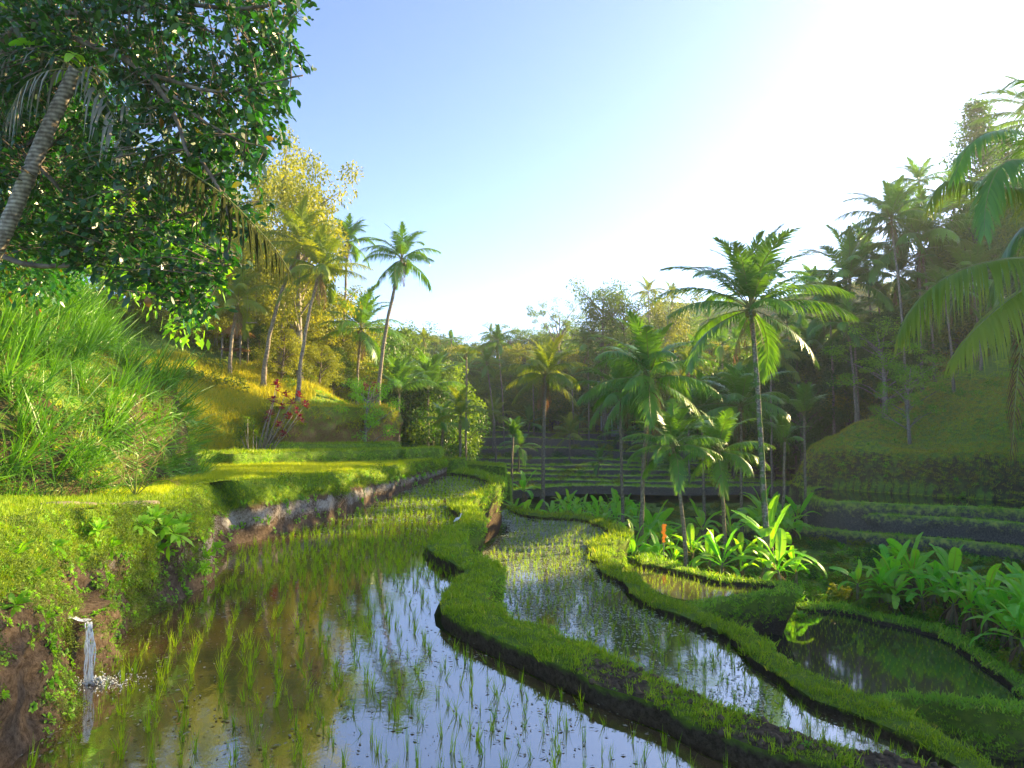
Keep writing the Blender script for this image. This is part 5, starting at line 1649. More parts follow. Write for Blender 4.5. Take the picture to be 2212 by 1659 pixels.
jt = [('gold', 560, 470, 84), ('gold', 700, 610, 84), ('bushy', 640, 640, 74), ('gold', 600, 560, 92), ('bushy', 735, 690, 80), ('gold', 775, 690, 92), ('dark', 830, 720, 86), ('round', 860, 690, 100),
      ('round', 880, 745, 106), ('round', 910, 760, 108), ('tall', 880, 690, 125), ('gold', 520, 560, 70), ('gold', 470, 600, 64), ('bushy', 420, 620, 62), ('gold', 480, 430, 90), ('gold', 400, 360, 84), ('gold', 330, 330, 80), ('gold', 250, 300, 76),
      ('gold', 540, 380, 100), ('gold', 450, 250, 110), ('bushy', 350, 480, 66), ('gold', 290, 420, 66), ('bushy', 220, 450, 62), ('bushy', 690, 740, 68), ('bushy', 610, 700, 66), ('dark', 560, 690, 68), ('round', 720, 740, 76), ('round', 830, 785, 98), ('round', 800, 740, 98),
      ('gold', 150, 330, 70), ('gold', 80, 260, 74), ('gold', 20, 380, 64)]
for k_, px, py, Y in jt:
    T_at(k_, px, py + random.uniform(-6, 6), Y + random.uniform(-2, 2), '~leafy sunlit jungle tree on the slope at the left', group='trees of the left jungle slope', sx=1.15)
# far slope
for i in range(64):
    px = 880 + (i % 32) * 22 + random.uniform(-9, 9)
    Y = 158 + 22 * (i // 32) + random.uniform(-6, 10)
    top = np.interp(px, [880, 960, 1150, 1230, 1300, 1500, 1600], [722, 722, 708, 716, 690, 690, 715]) + random.uniform(-14, 22) + (0 if i // 32 else 34)
    T_at(random.choice(['round', 'round', 'tall', 'bushy', 'dark', 'umbrella']), px, top, Y, '~hazy green tree of the forest across the valley', group='trees of the far slope', sx=1.3)
for i in range(26):
    px = 860 + i * 27 + random.uniform(-9, 9)
    T_at(random.choice(['round', 'bushy', 'dark']), px, 800 + random.uniform(-20, 30), 152 + random.uniform(-3, 4), '~low hazy tree at the foot of the forest across the valley', group='low trees above the far terraces', sx=1.5)
# right ridge: these stand between the low sun and the paddies
for i in range(44):
    px = 1560 + (i % 22) * 34 + random.uniform(-12, 12)
    Y = 96 + 20 * (i // 22) + random.uniform(-6, 8) + max(0, (1900 - px) * .05)
    top = np.interp(px, [1560, 1680, 1760, 1900, 2000, 2080, 2300], [738, 735, 712, 640, 560, 430, 330]) + random.uniform(0, 60)
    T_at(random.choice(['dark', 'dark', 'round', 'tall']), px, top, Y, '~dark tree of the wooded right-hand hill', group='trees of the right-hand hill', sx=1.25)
for i in range(34):       # unseen trees added beyond the frame to keep the low sun off the paddies
    y = random.uniform(30, 80); x = 0.86 * y + 8 + random.uniform(0, 26)
    tree(random.choice(['dark', 'tall', 'tall']), x, y, random.uniform(1.5, 1.95), 'unseen tree added beyond the right edge to shade the paddies', 'added shade trees beyond the right edge', sx=.9)
for px, py, Y in ((2085, 700, 56), (2140, 720, 54), (2190, 640, 60), (2030, 760, 60), (2235, 700, 50)):
    T_at('dark', px, py, Y + 44, 'dark bushy tree in the shade on top of the right mound', group='shaded trees on the right mound', sx=1.3)

# the thick belt of low trees along the crest of the right mound, and the fill between the palms
for i in range(40):
    px = 1765 + i * 12.5 + random.uniform(-8, 8)
    Y = random.uniform(99, 112)
    top = np.interp(px, [1760, 1850, 1950, 2050, 2150, 2300], [800, 765, 725, 660, 590, 520]) + random.uniform(-15, 50)
    T_at(random.choice(['dark', 'bushy', 'round', 'bushy']), px, top, Y, '~low bushy tree in the belt along the crest of the right mound', group='bushy trees along the crest of the mound', sx=1.5)
for i in range(34):
    px = 1235 + i * 16 + random.uniform(-8, 8)
    Y = random.uniform(151, 156)
    T_at(random.choice(['round', 'bushy', 'gold', 'round']), px, np.interp(px, [1235, 1400, 1550, 1760], [770, 745, 735, 760]) + random.uniform(-20, 60), Y, '~hazy bushy tree filling the valley head behind the palms', group='trees of the valley head', sx=1.4)
for i in range(16):
    px = 830 + i * 9 + random.uniform(-8, 8); Y = random.uniform(88, 120)
    T_at(random.choice(['round', 'dark']), px, random.uniform(770, 870), Y, '~green tree at the valley foot of the left slope', group='trees at the foot of the left slope', sx=1.3)
for px, py, Y in ((440, 600, 74), (470, 660, 72), (520, 640, 76), (550, 590, 80), (590, 620, 84), (430, 520, 80), (500, 500, 84), (620, 560, 88), (655, 660, 80), (575, 540, 90)):
    T_at(random.choice(['gold', 'bushy', 'round']), px, py, Y, '~golden-green bushy tree in the morning sun above the left slope', group='sunlit trees above the left slope', sx=1.5)

tp_ = []
for j, (yy, d, _) in enumerate(FT):
    zc = HC - (yy - 900) * d / FPX
    for _ in range(80 if j > 4 else 40):
        x = random.uniform((935 - 1106) / FPX * d, (1750 - 1106) / FPX * d)
        if fbm(np.array([[x, d * .3, 0.]]), .12, 6)[0] > -.15:
            tp_.append((x, d + random.uniform(.3, 3.5) + 2.6 * math.sin(x * .055 + j * .35), zc - .2))
scatter('undergrowth', ['shrub', 'shrub_dark', 'shrub_fresh'], np.array(tp_), RNG.uniform(.35, 1.5, len(tp_)), label='bushes growing on the terraces across the valley', cat='undergrowth', seed=72)
for i, (px, j) in enumerate(((960, 6), (1010, 4), (1065, 6), (1120, 3), (1230, 5), (1290, 2), (1345, 6), (1400, 4), (1450, 2), (1500, 6), (1540, 4), (1585, 2), (1640, 5), (1690, 3), (1560, 7), (1250, 7), (1140, 7))):
    yy, d, _ = FT[j]
    palm((px, yy + 2), (px + random.uniform(-6, 6), yy - random.uniform(25, 75)), d + 1.5, random.uniform(34, 50), 'young palm growing on the terraces across the valley', n=11, nuts=0, dead=0, group='young palms on the far terraces', kind=random.choice(['green', 'stiff', 'yellow']), base_z=HC - (yy - 900) * d / FPX - .6)

# ------------------------------------------------------------------ bananas
rgb = random.Random(5)
def ban(px, py, Y=None, s=1.0, z=None, label=None, n=7, **kw):
    if Y is None:
        for Y in np.arange(24, 140, .5):
            x_, _, z_ = at(px, py, Y)
            if z_ <= gz(x_, Y): break
    x_, _, z_ = at(px, py, Y)
    return banana(x_, Y, gz(x_, Y), s, label, n, rg=rgb, **kw)


# the grove on the right, beyond the fourth paddy
nb4 = normals2(b4o, -1.0)
if nb4[:, 1].mean() < 0: nb4 = -nb4
GL = ['ragged banana plant alone at the left end of the grove', 'low banana plant second from the left end of the grove', 'banana plant over a low palm near the left end of the grove', 'tallest banana plant of the right-hand grove', 'banana plant with broad leaves right of the tallest',
      'banana plant with an upright pale leaf in the grove front', 'banana plant with drooping leaves in the grove front', 'banana plant with a dry brown skirt near the right frame edge', 'large bright banana plant at the right frame edge', 'banana plant cut off by the right frame edge']
k_ = 0
for row, (off, sp, s0, s1) in enumerate(((1.0, 1.2, .95, 1.25), (2.5, 1.3, 1.15, 1.5), (4.4, 1.6, 1.3, 1.75))):
    dd = 3.6 + row * .7
    L4 = len(b4o) * .3
    while dd < L4 - 4:
        i_ = int(dd / .3)
        x_, y_ = b4o[i_] + nb4[i_] * (off + rgb.uniform(-.4, .5))
        s_ = rgb.uniform(s0, s1) * (0.72 + 0.28 * sstep(4, 14, dd))
        if row == 0 and k_ < len(GL):
            lab = GL[k_]; k_ += 1
        else:
            lab = 'banana plant standing in the %s row of the right-hand grove' % ('front', 'middle', 'back')[row]
        banana(x_, y_, gz(x_, y_), s_, lab, 8, rg=rgb, group='banana plants of the right-hand grove', dead=4, hs=rgb.uniform(1.0, 1.5))
        dd += sp * rgb.uniform(.8, 1.3)
palm((1915, 1300), (1915, 1292), 44, 62, 'low trunkless feather palm among the grove bananas', n=10, nuts=0, dead=0, cls=['mid', 'mid', 'out', 'out', 'low'], kind='yellow')
palm((2075, 1290), (2075, 1262), 50, 60, 'trunkless palm half hidden behind the right-hand grove', n=10, nuts=0, dead=0, cls=['mid', 'mid', 'out', 'out', 'low'])
gx_ = []
for _ in range(420):
    i_ = random.randrange(10, len(b4o) - 5); gx_.append(b4o[i_] + nb4[i_] * random.uniform(.9, 9))
gx_ = np.array(gx_)
scatter('undergrowth', ['shrub_fresh', 'shrub', 'fern'], np.c_[gx_, G(gx_[:, 0], gx_[:, 1])], RNG.uniform(.4, 1.1, len(gx_)), label='leafy undergrowth between the banana stems', cat='undergrowth', seed=71)
# clump below the moss-covered palm
for px, py, Y, s, lab in [
    (1690, 1250, 48, 1.35, 'big banana plant with glossy leaves under the moss-covered palm'), (1668, 1235, 52, 1.9, 'tall banana plant with two upright leaves at the moss-covered trunk'), (1640, 1245, 50, 1.2, 'banana plant left of the glossy one'),
    (1560, 1240, 50, 1.4, 'banana plant with yellowing leaves in the middle thicket'), (1535, 1230, 53, 1.2, 'bushy banana plant left of the yellowing one'), (1600, 1235, 54, 1.1, 'small banana plant between two large ones'), (1500, 1200, 55, 1.3, 'banana plant behind the thicket'),
    (1720, 1255, 50, 1.0, 'low banana plant right of the glossy one'), (1575, 1140, 62, 1.3, 'banana plant at the foot of the low palm'), (1520, 1110, 66, 1.3, 'upright banana plant beside the low palm')]:
    ban(px, py, Y, s, label=lab, group='banana plants of the middle thicket', n=8)
for i in range(13):
    px = 1385 + rgb.uniform(-48, 60); py = 1120 + rgb.uniform(-10, 60); Y = 56 + rgb.uniform(-3, 10)
    ban(px, py, Y, rgb.uniform(.95, 1.35), label='banana plant of the clump round the nut-bearing palm trunk', group='banana plants under the large palm')
for i in range(26):
    px = 1215 + (i % 13) * 13 + rgb.uniform(-5, 5); Y = 76 + (i // 13) * 9 + rgb.uniform(-3, 3)
    ban(px, 1085, Y, rgb.uniform(.8, 1.15), label='small banana plant in the row behind the second paddy', group='banana row behind the second paddy', n=6, dead=1)
for px, Y, s in ((1125, 72, 1.3), (1150, 76, 1.0), (1110, 80, 1.0), (1190, 74, 1.2), (1235, 70, 1.2)):
    ban(px, 1085, Y, s, label={1125: 'lone banana plant with one yellow leaf behind the tall bund wall', 1150: 'banana plant left of the pale centre trunk', 1110: 'small banana plant at the far corner of the second paddy', 1190: 'banana plant right of the pale centre trunk', 1235: 'leafy banana plant before the banana row'}[px])
for px, Y, s in ((1130, 96, 1.7), (1085, 93, 1.2), (1000, 90, 1.0), (1020, 92, 1.0), (1062, 90, 1.1)):
    ban(px, 1000, Y, s, label='banana plant on the low terraces across the valley', group='banana plants before the far terraces', n=6)
for i in range(10):
    px = 1650 + rgb.uniform(-30, 75); Y = 66 + rgb.uniform(-5, 9)
    ban(px, 1085, Y, rgb.uniform(1.2, 1.7), label='banana plant in the gap left of the right mound', group='banana plants left of the mound')


# ------------------------------------------------------------------ the dark-leaved tree that overhangs the upper left
def near_tree():
    rg = np.random.default_rng(17)
    base = Vector(at(-230, 980, 17)); base.z = 2.8
    root = ob('broadleaf_tree', None, loc=base, label='dark glossy-leaved tree overhanging the upper left of the view', cat='tree', group=None)
    b0 = np.array(base)
    limbs_px = [([(-230, 980), (-180, 600), (-90, 300), (-20, 140), (60, 60)], [17, 16, 15.5, 15, 15], .24),
                ([(-20, 140), (60, 72), (116, 60), (193, 95), (280, 130), (326, 161), (350, 186), (400, 260), (430, 340)], [15, 14.8, 14.5, 14, 13.6, 13.4, 13.3, 13.2, 13], .10),
                ([(-20, 140), (80, 40), (196, 30), (280, 21), (403, 7), (520, 14), (610, 0)], [15, 15, 14.8, 14.5, 14, 13.8, 13.6], .09),
                ([(326, 161), (438, 193), (508, 191), (578, 168), (648, 150)], [13.4, 13.2, 13, 12.8, 12.7], .045),
                ([(-140, 450), (20, 560), (140, 575), (228, 558), (315, 573), (368, 611), (420, 660)], [15.8, 15.2, 15, 15, 14.8, 14.5, 14.2], .08),
                ([(228, 558), (300, 505), (380, 470), (470, 440)], [15, 14.8, 14.6, 14.3], .05),
                ([(-90, 300), (40, 330), (120, 400), (170, 470)], [15.5, 15.4, 15.2, 15], .08),
                ([(430, 340), (480, 420), (500, 500), (480, 600)], [13, 13, 13, 13.2], .04),
                ([(350, 186), (440, 260), (520, 300), (580, 320)], [13.3, 13.2, 13, 13], .035),
                ([(403, 7), (440, 60), (520, 90), (600, 80)], [14, 13.8, 13.6, 13.5], .03)]
    a = Acc(); LPTS = []
    for px, Ys, r in limbs_px:
        P = smooth_path([at(x, y, Y) for (x, y), Y in zip(px, Ys)], .2)
        P = P + np.cumsum(rg.normal(0, .012, P.shape), 0) * np.linspace(0, 1, len(P))[:, None]
        V, Q, T = tube(P - b0, np.linspace(r, r * .35, len(P)), 7); a.add(V, Q=Q, T=T)
        LPTS.append(P)
    LP_ = np.vstack(LPTS[1:])
    poly = [(-60, -80), (600, -80), (662, 10), (655, 40), (600, 45), (640, 90), (620, 100), (672, 150), (665, 185), (610, 215), (598, 250), (590, 330), (560, 360), (578, 400), (560, 470), (520, 560), (480, 650), (440, 715), (400, 700), (330, 640), (230, 600), (100, 560), (-60, 520)]
    n = 3300
    px = rg.uniform(-60, 690, n); py = rg.uniform(-90, 730, n)
    w = inpoly(px, py, poly).astype(float)
    edge = sdist(px, py, poly + poly[:1])
    w *= 0.40 + 0.35 * sstep(10, 60, edge)
    w *= 1 - 0.75 * np.exp(-(((px - 470) / 85) ** 2 + ((py - 62) / 45) ** 2))
    w *= 1 - 0.8 * np.exp(-(((px - 250) / 75) ** 2 + ((py - 425) / 38) ** 2))
    w *= 1 - 0.7 * np.exp(-(((px - 330) / 95) ** 2 + ((py - 300) / 50) ** 2))
    w *= 1 - 0.6 * np.exp(-(((px - 430) / 60) ** 2 + ((py - 500) / 60) ** 2))
    w *= 0.6 + 0.9 * (fbm(np.c_[px, py, 0 * px], 1 / 70, 3) + .4)
    w += 0.35 * ((px < 215) & (py > 180) & (py < 540))
    m = rg.random(n) < w * .95
    px, py = px[m], py[m]
    Y = rg.uniform(12.6, 16.4, len(px)) + 0.5 * (px < 200)
    near_trunk = np.abs(px - (15 + (490 - py) * .44)) < 75
    Y = np.where(near_trunk & (py > 120) & (px < 230), rg.uniform(15.6, 17.5, len(px)), Y)
    C = np.array([at(x, y, yy) for x, y, yy in zip(px, py, Y)])
    B, D, S, SZ = [], [], [], []
    for c in C:
        j = np.argmin(((LP_ - c) ** 2).sum(1)); v = LP_[j] - c; L = np.linalg.norm(v)
        st = c + v / max(L, .01) * min(L, rg.uniform(.5, 1.1))
        tip = c + (c - st) * .35 + rg.normal(0, .08, 3)
        mid_ = (st + tip) / 2 + np.array([0, 0, .05])
        V, Q, T = tube(np.array([st, mid_, tip]) - b0, [.014, .010, .005], 4, False); a.add(V, Q=Q)
        k = rg.integers(13, 20)
        ax = nrm(tip - st)
        t = rg.uniform(.25, 1.05, k)
        p = st + (tip - st) * t[:, None]
        d = nrm(rg.normal(0, 1, (k, 3)) + ax * .8 + np.array([0, 0, .1]))
        B.append(p + d * .02 + rg.normal(0, .06, (k, 3))); D.append(d); S.append(rg.normal(0, 1, (k, 3)) * np.array([1, 1, .5])); SZ.append(rg.uniform(.13, .24, k))
    B, D, S, SZ = np.vstack(B), np.vstack(D), np.vstack(S), np.concatenate(SZ)
    ob('branches', a.mesh('branches', M['bark'], True), root)
    # the nearest, largest leaves are leaves of their own
    px_ = CX + FPX * B[:, 0] / B[:, 1]
    score = SZ / B[:, 1] + 0.002 * (px_ > 300)
    o_ = np.argsort(-score)
    own, rest = o_[:300], o_[300:]
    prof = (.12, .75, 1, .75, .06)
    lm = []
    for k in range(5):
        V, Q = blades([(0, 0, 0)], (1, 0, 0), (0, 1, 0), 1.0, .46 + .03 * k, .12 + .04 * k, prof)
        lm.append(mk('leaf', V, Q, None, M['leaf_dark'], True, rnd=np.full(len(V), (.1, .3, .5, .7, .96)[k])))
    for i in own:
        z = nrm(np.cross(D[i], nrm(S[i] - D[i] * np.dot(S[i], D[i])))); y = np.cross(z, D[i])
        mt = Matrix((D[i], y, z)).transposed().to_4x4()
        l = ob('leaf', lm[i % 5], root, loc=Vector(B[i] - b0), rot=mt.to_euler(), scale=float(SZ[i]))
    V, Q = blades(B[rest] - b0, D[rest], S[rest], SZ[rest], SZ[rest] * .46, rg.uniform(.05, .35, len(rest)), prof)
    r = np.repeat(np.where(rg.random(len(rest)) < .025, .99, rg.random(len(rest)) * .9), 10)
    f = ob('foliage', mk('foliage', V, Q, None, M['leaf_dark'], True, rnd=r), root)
    f['kind'] = 'stuff'
    # behind: the lighter lower shoots
    n2 = 70
    px = rg.uniform(220, 480, n2); py = rg.uniform(450, 690, n2)
    mm = inpoly(px, py, poly)
    C = np.array([at(x, y, 16.8) for x, y in zip(px[mm], py[mm])]) + rg.normal(0, .3, (mm.sum(), 3))
    cl = Acc(); leaf_cloud(cl, C - b0, np.full(len(C), .55), 26, .2, .8, rg, .3, .5)
    ob('young_shoots', cl.mesh('young_shoots', M['leaf_fresh']), root)


near_tree()

# dense small-leaved tree behind it, down to the cane grass
def dense_tree():
    rg = np.random.default_rng(23)
    base = Vector(at(-190, 900, 24)); base.z = gz(base.x, base.y) - .3
    root = ob('broadleaf_tree', None, loc=base, label='dense small-leaved dark tree behind the leaning grey trunk', cat='tree')
    b0 = np.array(base)
    n = 900
    px = rg.uniform(-80, 240, n); py = rg.uniform(-60, 620, n)
    m = (px < 120 + 110 * np.sin(np.clip((py + 60) / 680, 0, 1) * 3.1)) | (rg.random(n) < .12)
    m &= rg.random(n) < .62
    C = np.array([at(x, y, yy) for x, y, yy in zip(px[m], py[m], rg.uniform(19, 25, m.sum()))])
    a = Acc(); leaf_cloud(a, C - b0, np.full(len(C), .85), 62, .2, .8, rg, .3, .5)
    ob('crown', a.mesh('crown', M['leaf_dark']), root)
    t = Acc()
    for e in ((40, 100), (150, 260), (-30, 300)):
        P = smooth_path([tuple(base), at(-120, 500, 23), at(e[0], e[1], 22)], .4) - b0
        V, Q, T = tube(P, np.linspace(.3, .06, len(P)), 7); t.add(V, Q=Q, T=T)
    ob('trunk', t.mesh('trunk', M['bark'], True), root)


dense_tree()

# leaning grey palm at the upper left with dry leaves and one long dark leaf
lb = Vector(at(-250, 1060, 14.8))
lb.z = gz(lb.x, lb.y) - .3
lr = ob('leaning_palm', None, loc=lb, label='leaning grey ringed palm trunk at the upper left with dry hanging leaves', cat='palm tree')
P = smooth_path([tuple(lb), at(-90, 720, 14.6), at(10, 500, 14.4), at(60, 380, 14.2), at(112, 260, 14), at(165, 150, 13.8)], .12)
rr = np.linspace(.2, .135, len(P)) * (1 + .05 * (np.arange(len(P)) % 3 == 0))
V, Q, T = tube(P - np.array(lb), rr, 12, True, .05)
M['grey_trunk'] = barkmat('grey ringed bark', (0.20, 0.16, 0.13), (0.50, 0.44, 0.38), rings=4.0, scale=9)
ob('trunk', mk('trunk', V, Q, T, M['grey_trunk'], True, rnd=np.zeros(len(V))), lr)
M['dry_grey'] = leafmat('grey dry leaves', (0.16, 0.16, 0.13), (0.42, 0.40, 0.34), trans=.25, rough=.7, tcol=(1.2, 1.1, .8))
rg = np.random.default_rng(4)
hd = np.array(at(165, 150, 13.8))
for k, (px, thin_) in enumerate([([(165, 150), (215, 200), (250, 265), (262, 330)], .5), ([(165, 150), (225, 140), (262, 105), (268, 95)], .3), ([(165, 150), (120, 150), (60, 175), (10, 260)], .6), ([(165, 150), (90, 110), (10, 120), (-60, 200)], .6), ([(165, 150), (240, 215), (300, 235), (345, 225)], .35)]):
    frond_obj(px, [13.8, 13.6, 13.4, 13.2], lr, tuple(lb), 'dry_grey', 22, .75, .055, 1.1, 50 + k, 'dry_frond', 0, thin_, rad=.02)
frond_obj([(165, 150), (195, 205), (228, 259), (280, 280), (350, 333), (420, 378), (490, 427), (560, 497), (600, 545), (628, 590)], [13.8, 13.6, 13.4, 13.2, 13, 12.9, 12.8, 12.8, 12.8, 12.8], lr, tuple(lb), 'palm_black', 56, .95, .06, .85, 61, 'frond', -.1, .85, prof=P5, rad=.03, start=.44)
for k in range(7):
    g_ = BL_MID[k % 4]
    p = Vector(at(30 + 26 * k, 20 + 22 * k + (k % 2) * 30, 13.9))
    ob('leaf', g_, lr, loc=p - lb, rot=(rg.uniform(-.5, .5), .6, rg.uniform(0, 6.28)), scale=.42)

# ------------------------------------------------------------------ withered palm seedling on the bank
wb = Vector(at(292, 1072, 24.5)); wb.z = float(terr_z(np.array([wb.x]), np.array([24.5]))[0]) - .1
wr = ob('withered_palm', None, loc=wb, label='withered brown palm seedling standing on the left bank', cat='palm')
for k, px in enumerate([[(292, 1072), (288, 1000), (293, 920), (300, 860)], [(292, 1072), (330, 1000), (372, 930), (405, 895)], [(292, 1072), (300, 990), (335, 920), (370, 880)], [(292, 1072), (270, 1010), (238, 970), (210, 960)], [(292, 1072), (262, 1030), (225, 1010), (190, 1022)], [(292, 1072), (330, 1040), (362, 1035), (380, 1045)]]):
    frond_obj(px, [24.5, 24.3, 24.1, 24], wr, tuple(wb), 'palm_dead', 17, .75, .03, .15, 70 + k, 'dead_frond', .3, .85, rad=.022, start=.25)

# ------------------------------------------------------------------ red-leaved bushes and a spiky one
def rosette(n, L, w, seed, mat):
    return herb(n, L, w, seed, mat, 35)


RED = [rosette(14, .55, .13, k, 'leaf_red') for k in range(3)]
GRO = [rosette(18, .7, .07, k + 5, 'leaf_mid') for k in range(3)]


def cane_bush(name, base, heads, Y, meshes, label, s, cat='shrub'):
    b = Vector(at(base[0], base[1], Y)); b.z = min(b.z, gz(b.x, b.y))
    b.z = gz(b.x, b.y) - .1
    r = ob(name, None, loc=b, label=label, cat=cat)
    for x, y in heads:
        h = Vector(at(x, y, Y + random.uniform(-.6, .6))) - b
        V, Q, T = tube([(0, 0, 0), tuple(h * .5 + Vector((random.uniform(-.2, .2), 0, 0))), tuple(h)], [.05, .035, .02], 5)
        ob('stem', mk('stem', V, Q, T, M['bark_pale'], True, rnd=np.zeros(len(V))), r)
        for k in range(2):
            ob('leaf_cluster', random.choice(meshes), r, loc=h - Vector((0, 0, .25 * k)), rot=(random.uniform(-.4, .4), random.uniform(-.4, .4), random.uniform(0, 6)), scale=s * random.uniform(.8, 1.2))
    return r


cane_bush('cordyline', (556, 935), [(600, 838), (618, 850), (590, 862), (632, 866), (608, 876), (640, 885), (622, 898), (585, 890), (600, 915), (650, 900), (598, 825), (612, 935), (575, 905), (645, 850), (660, 872)], 49.5, RED, 'crimson-leaved bush in front of the sunlit slope', .95)
cane_bush('cordyline', (800, 868), [(790, 832), (803, 838), (812, 846), (796, 848), (784, 842), (808, 830)], 64, RED, 'small crimson bush beside the lone leaning palm', 1.2)
cane_bush('dracaena', (545, 955), [(535, 905), (528, 925), (548, 918), (520, 940), (555, 935)], 47.5, GRO, 'spiky dark green bush left of the crimson-leaved bush', 1.1)
_bd = bV - np.array([0, 0, HC])
_dep = _bd[:, 1] * math.cos(PITCH) + _bd[:, 2] * math.sin(PITCH)
_bx = CX + FPX * _bd[:, 0] / np.maximum(_dep, .1)
_by = CY - FPX * (_bd[:, 2] * math.cos(PITCH) - _bd[:, 1] * math.sin(PITCH)) / np.maximum(_dep, .1)
for x, y, s_ in ((300, 1128, 1.5), (325, 1122, 1.7), (350, 1135, 1.9), (372, 1150, 1.9), (385, 1128, 1.6), (360, 1175, 1.7), (335, 1190, 1.4), (320, 1230, 1.1), (445, 1205, 1.5), (462, 1180, 1.4), (430, 1225, 1.2), (205, 1140, 1.2), (240, 1180, 1.2),
                 (70, 1240, 1.1), (35, 1200, 1.2), (120, 1180, .9), (170, 1210, .9), (20, 1300, 1.0), (95, 1330, .8)):
    c_ = np.where(_dep > 1, (_bx - x) ** 2 + (_by - y) ** 2 + 3 * _dep, 1e9)
    p = bV[np.argmin(c_)]
    ob('fern', PROTO['fern'][int(x) % 3].data, loc=(p[0] + .08, p[1] - .1, p[2]), rot=(.7, 0, random.uniform(-.4, 1.2)), scale=s_ * .75,
       label='leafy green fern rooted in the face of the left bank', cat='fern', group='ferns on the left bank')

# ------------------------------------------------------------------ the small waterfall
M['fall'] = (lambda: None)()
wm, ns, ls = newmat('falling water')
out = N(ns, 'ShaderNodeOutputMaterial'); p = N(ns, 'ShaderNodeBsdfPrincipled', Roughness=.12, IOR=1.33)
tc = N(ns, 'ShaderNodeTexCoord'); mp = N(ns, 'ShaderNodeMapping'); mp.inputs['Scale'].default_value = (14, 14, 1.5)
no = N(ns, 'ShaderNodeTexNoise', Scale=2.0, Detail=5.0); ls.new(tc.outputs['Object'], mp.inputs[0]); ls.new(mp.outputs[0], no.inputs['Vector'])
rp_ = N(ns, 'ShaderNodeValToRGB'); rp_.color_ramp.elements[0].color = (.5, .54, .55, 1); rp_.color_ramp.elements[0].position = .3; rp_.color_ramp.elements[1].color = (.95, .97, 1, 1); rp_.color_ramp.elements[1].position = .5
ls.new(no.outputs[0], rp_.inputs[0]); ls.new(rp_.outputs[0], p.inputs['Base Color'])
al = N(ns, 'ShaderNodeMapRange'); al.inputs['From Min'].default_value = .38; al.inputs['From Max'].default_value = .55; al.inputs['To Min'].default_value = .05
ls.new(no.outputs[0], al.inputs['Value']); ls.new(al.outputs[0], p.inputs['Alpha']); ls.new(p.outputs[0], out.inputs[0])
M['fall'] = wm
F0 = np.array(at(203, 1452, 13.7)); F0[2] = 0.0
F1 = F0 + np.array([-.12, .1, 1.12])
wf = ob('waterfall', None, loc=tuple(F0), label='thin white waterfall spilling off the left bank into the main paddy', cat='waterfall')
a = Acc(); rg = np.random.default_rng(8)
for k in range(11):
    o0 = rg.normal(0, .045); y0 = rg.uniform(-.06, .06); wd = rg.uniform(.006, .026)
    t = np.linspace(0, 1, 12)
    x = o0 * (1 + .8 * t) + .03 * np.sin(t * 9 + k) - .12 + .14 * np.sqrt(t); z = 1.14 * (1 - t ** 1.4); y = y0 - .16 * np.sqrt(t)
    L = np.stack([np.c_[x - wd, y, z], np.c_[x + wd, y + .01, z]], 1).reshape(-1, 3)
    a.add(L, Q=[(2 * i, 2 * i + 1, 2 * i + 3, 2 * i + 2) for i in range(11)])
ob('falling_water', a.mesh('falling_water', wm, True), wf)
a = Acc()
for k in range(2):
    t = np.linspace(0, 1, 8)
    x = -.95 + t * .85 + 0 * t; y = .25 - .2 * t + .06 * k - .1; z = 1.24 - .07 * t + .02 * np.sin(t * 14 + k)
    L = np.stack([np.c_[x, y - .03, z], np.c_[x, y + .03, z + .01]], 1).reshape(-1, 3)
    a.add(L, Q=[(2 * i, 2 * i + 1, 2 * i + 3, 2 * i + 2) for i in range(7)])
ob('stream_lip', a.mesh('stream_lip', wm, True), wf)
a = Acc()
M['foam'] = plain('foam', (.85, .88, .9), .25, (.6, .65, .68), 30, .6)
for k in range(380):
    r = abs(rg.normal(0, .34)); th = rg.uniform(0, 6.28); s = .008 + .018 * rg.random() * math.exp(-r)
    c = np.array([r * math.cos(th) * 1.5 + .18, r * math.sin(th) * .9 - .1, .006 + abs(rg.normal(0, .07)) * math.exp(-3 * r)])
    u = rg.normal(size=(3, 3)) * s
    a.add([c + u[0], c - u[0] * .5 + u[1], c - u[1], c + u[2]], T=[(0, 1, 2), (0, 2, 3), (0, 3, 1), (1, 3, 2)])
sp_ = ob('splash', a.mesh('splash', M['foam']), wf); sp_['kind'] = 'stuff'
# mud shelf that carries the trickle
a = Acc()
n_ = 18; th = np.linspace(0, 2 * np.pi, n_, endpoint=False)
rings = []
for zi, (z, f) in enumerate([(1.17, .9), (1.08, 1.0), (.8, 1.08), (.4, 1.15), (-.1, 1.3)]):
    rr = (1 + .14 * np.array([noise3(np.array([[math.cos(q) * 2, math.sin(q) * 2, z * 2]]), 1, 4)[0] for q in th])) * f
    rings.append(np.c_[-1.55 - (f - 1) * 1.2 + rr * 1.35 * np.cos(th), .95 + rr * .95 * np.sin(th), np.full(n_, z)])
V = np.vstack(rings + [np.array([[-1.5, .9, 1.22]])])
Q = [(r * n_ + j, (r + 1) * n_ + j, (r + 1) * n_ + (j + 1) % n_, r * n_ + (j + 1) % n_) for r in range(4) for j in range(n_)]
T = [(len(V) - 1, j, (j + 1) % n_) for j in range(n_)]
shelf = mk('mud_shelf', V, Q, T, M['earth_bank'], True, veg=np.clip(.1 + .45 * RNG.random(len(V)), 0, 1), pale=np.full(len(V), .35))
Q_ = np.array(Q); qi = RNG.integers(0, len(Q_), 700); uu = RNG.random((700, 2, 1))
Pm = (V[Q_[qi, 0]] * (1 - uu[:, 0]) + V[Q_[qi, 3]] * uu[:, 0]) * (1 - uu[:, 1]) + (V[Q_[qi, 1]] * (1 - uu[:, 0]) + V[Q_[qi, 2]] * uu[:, 0]) * uu[:, 1] + F0
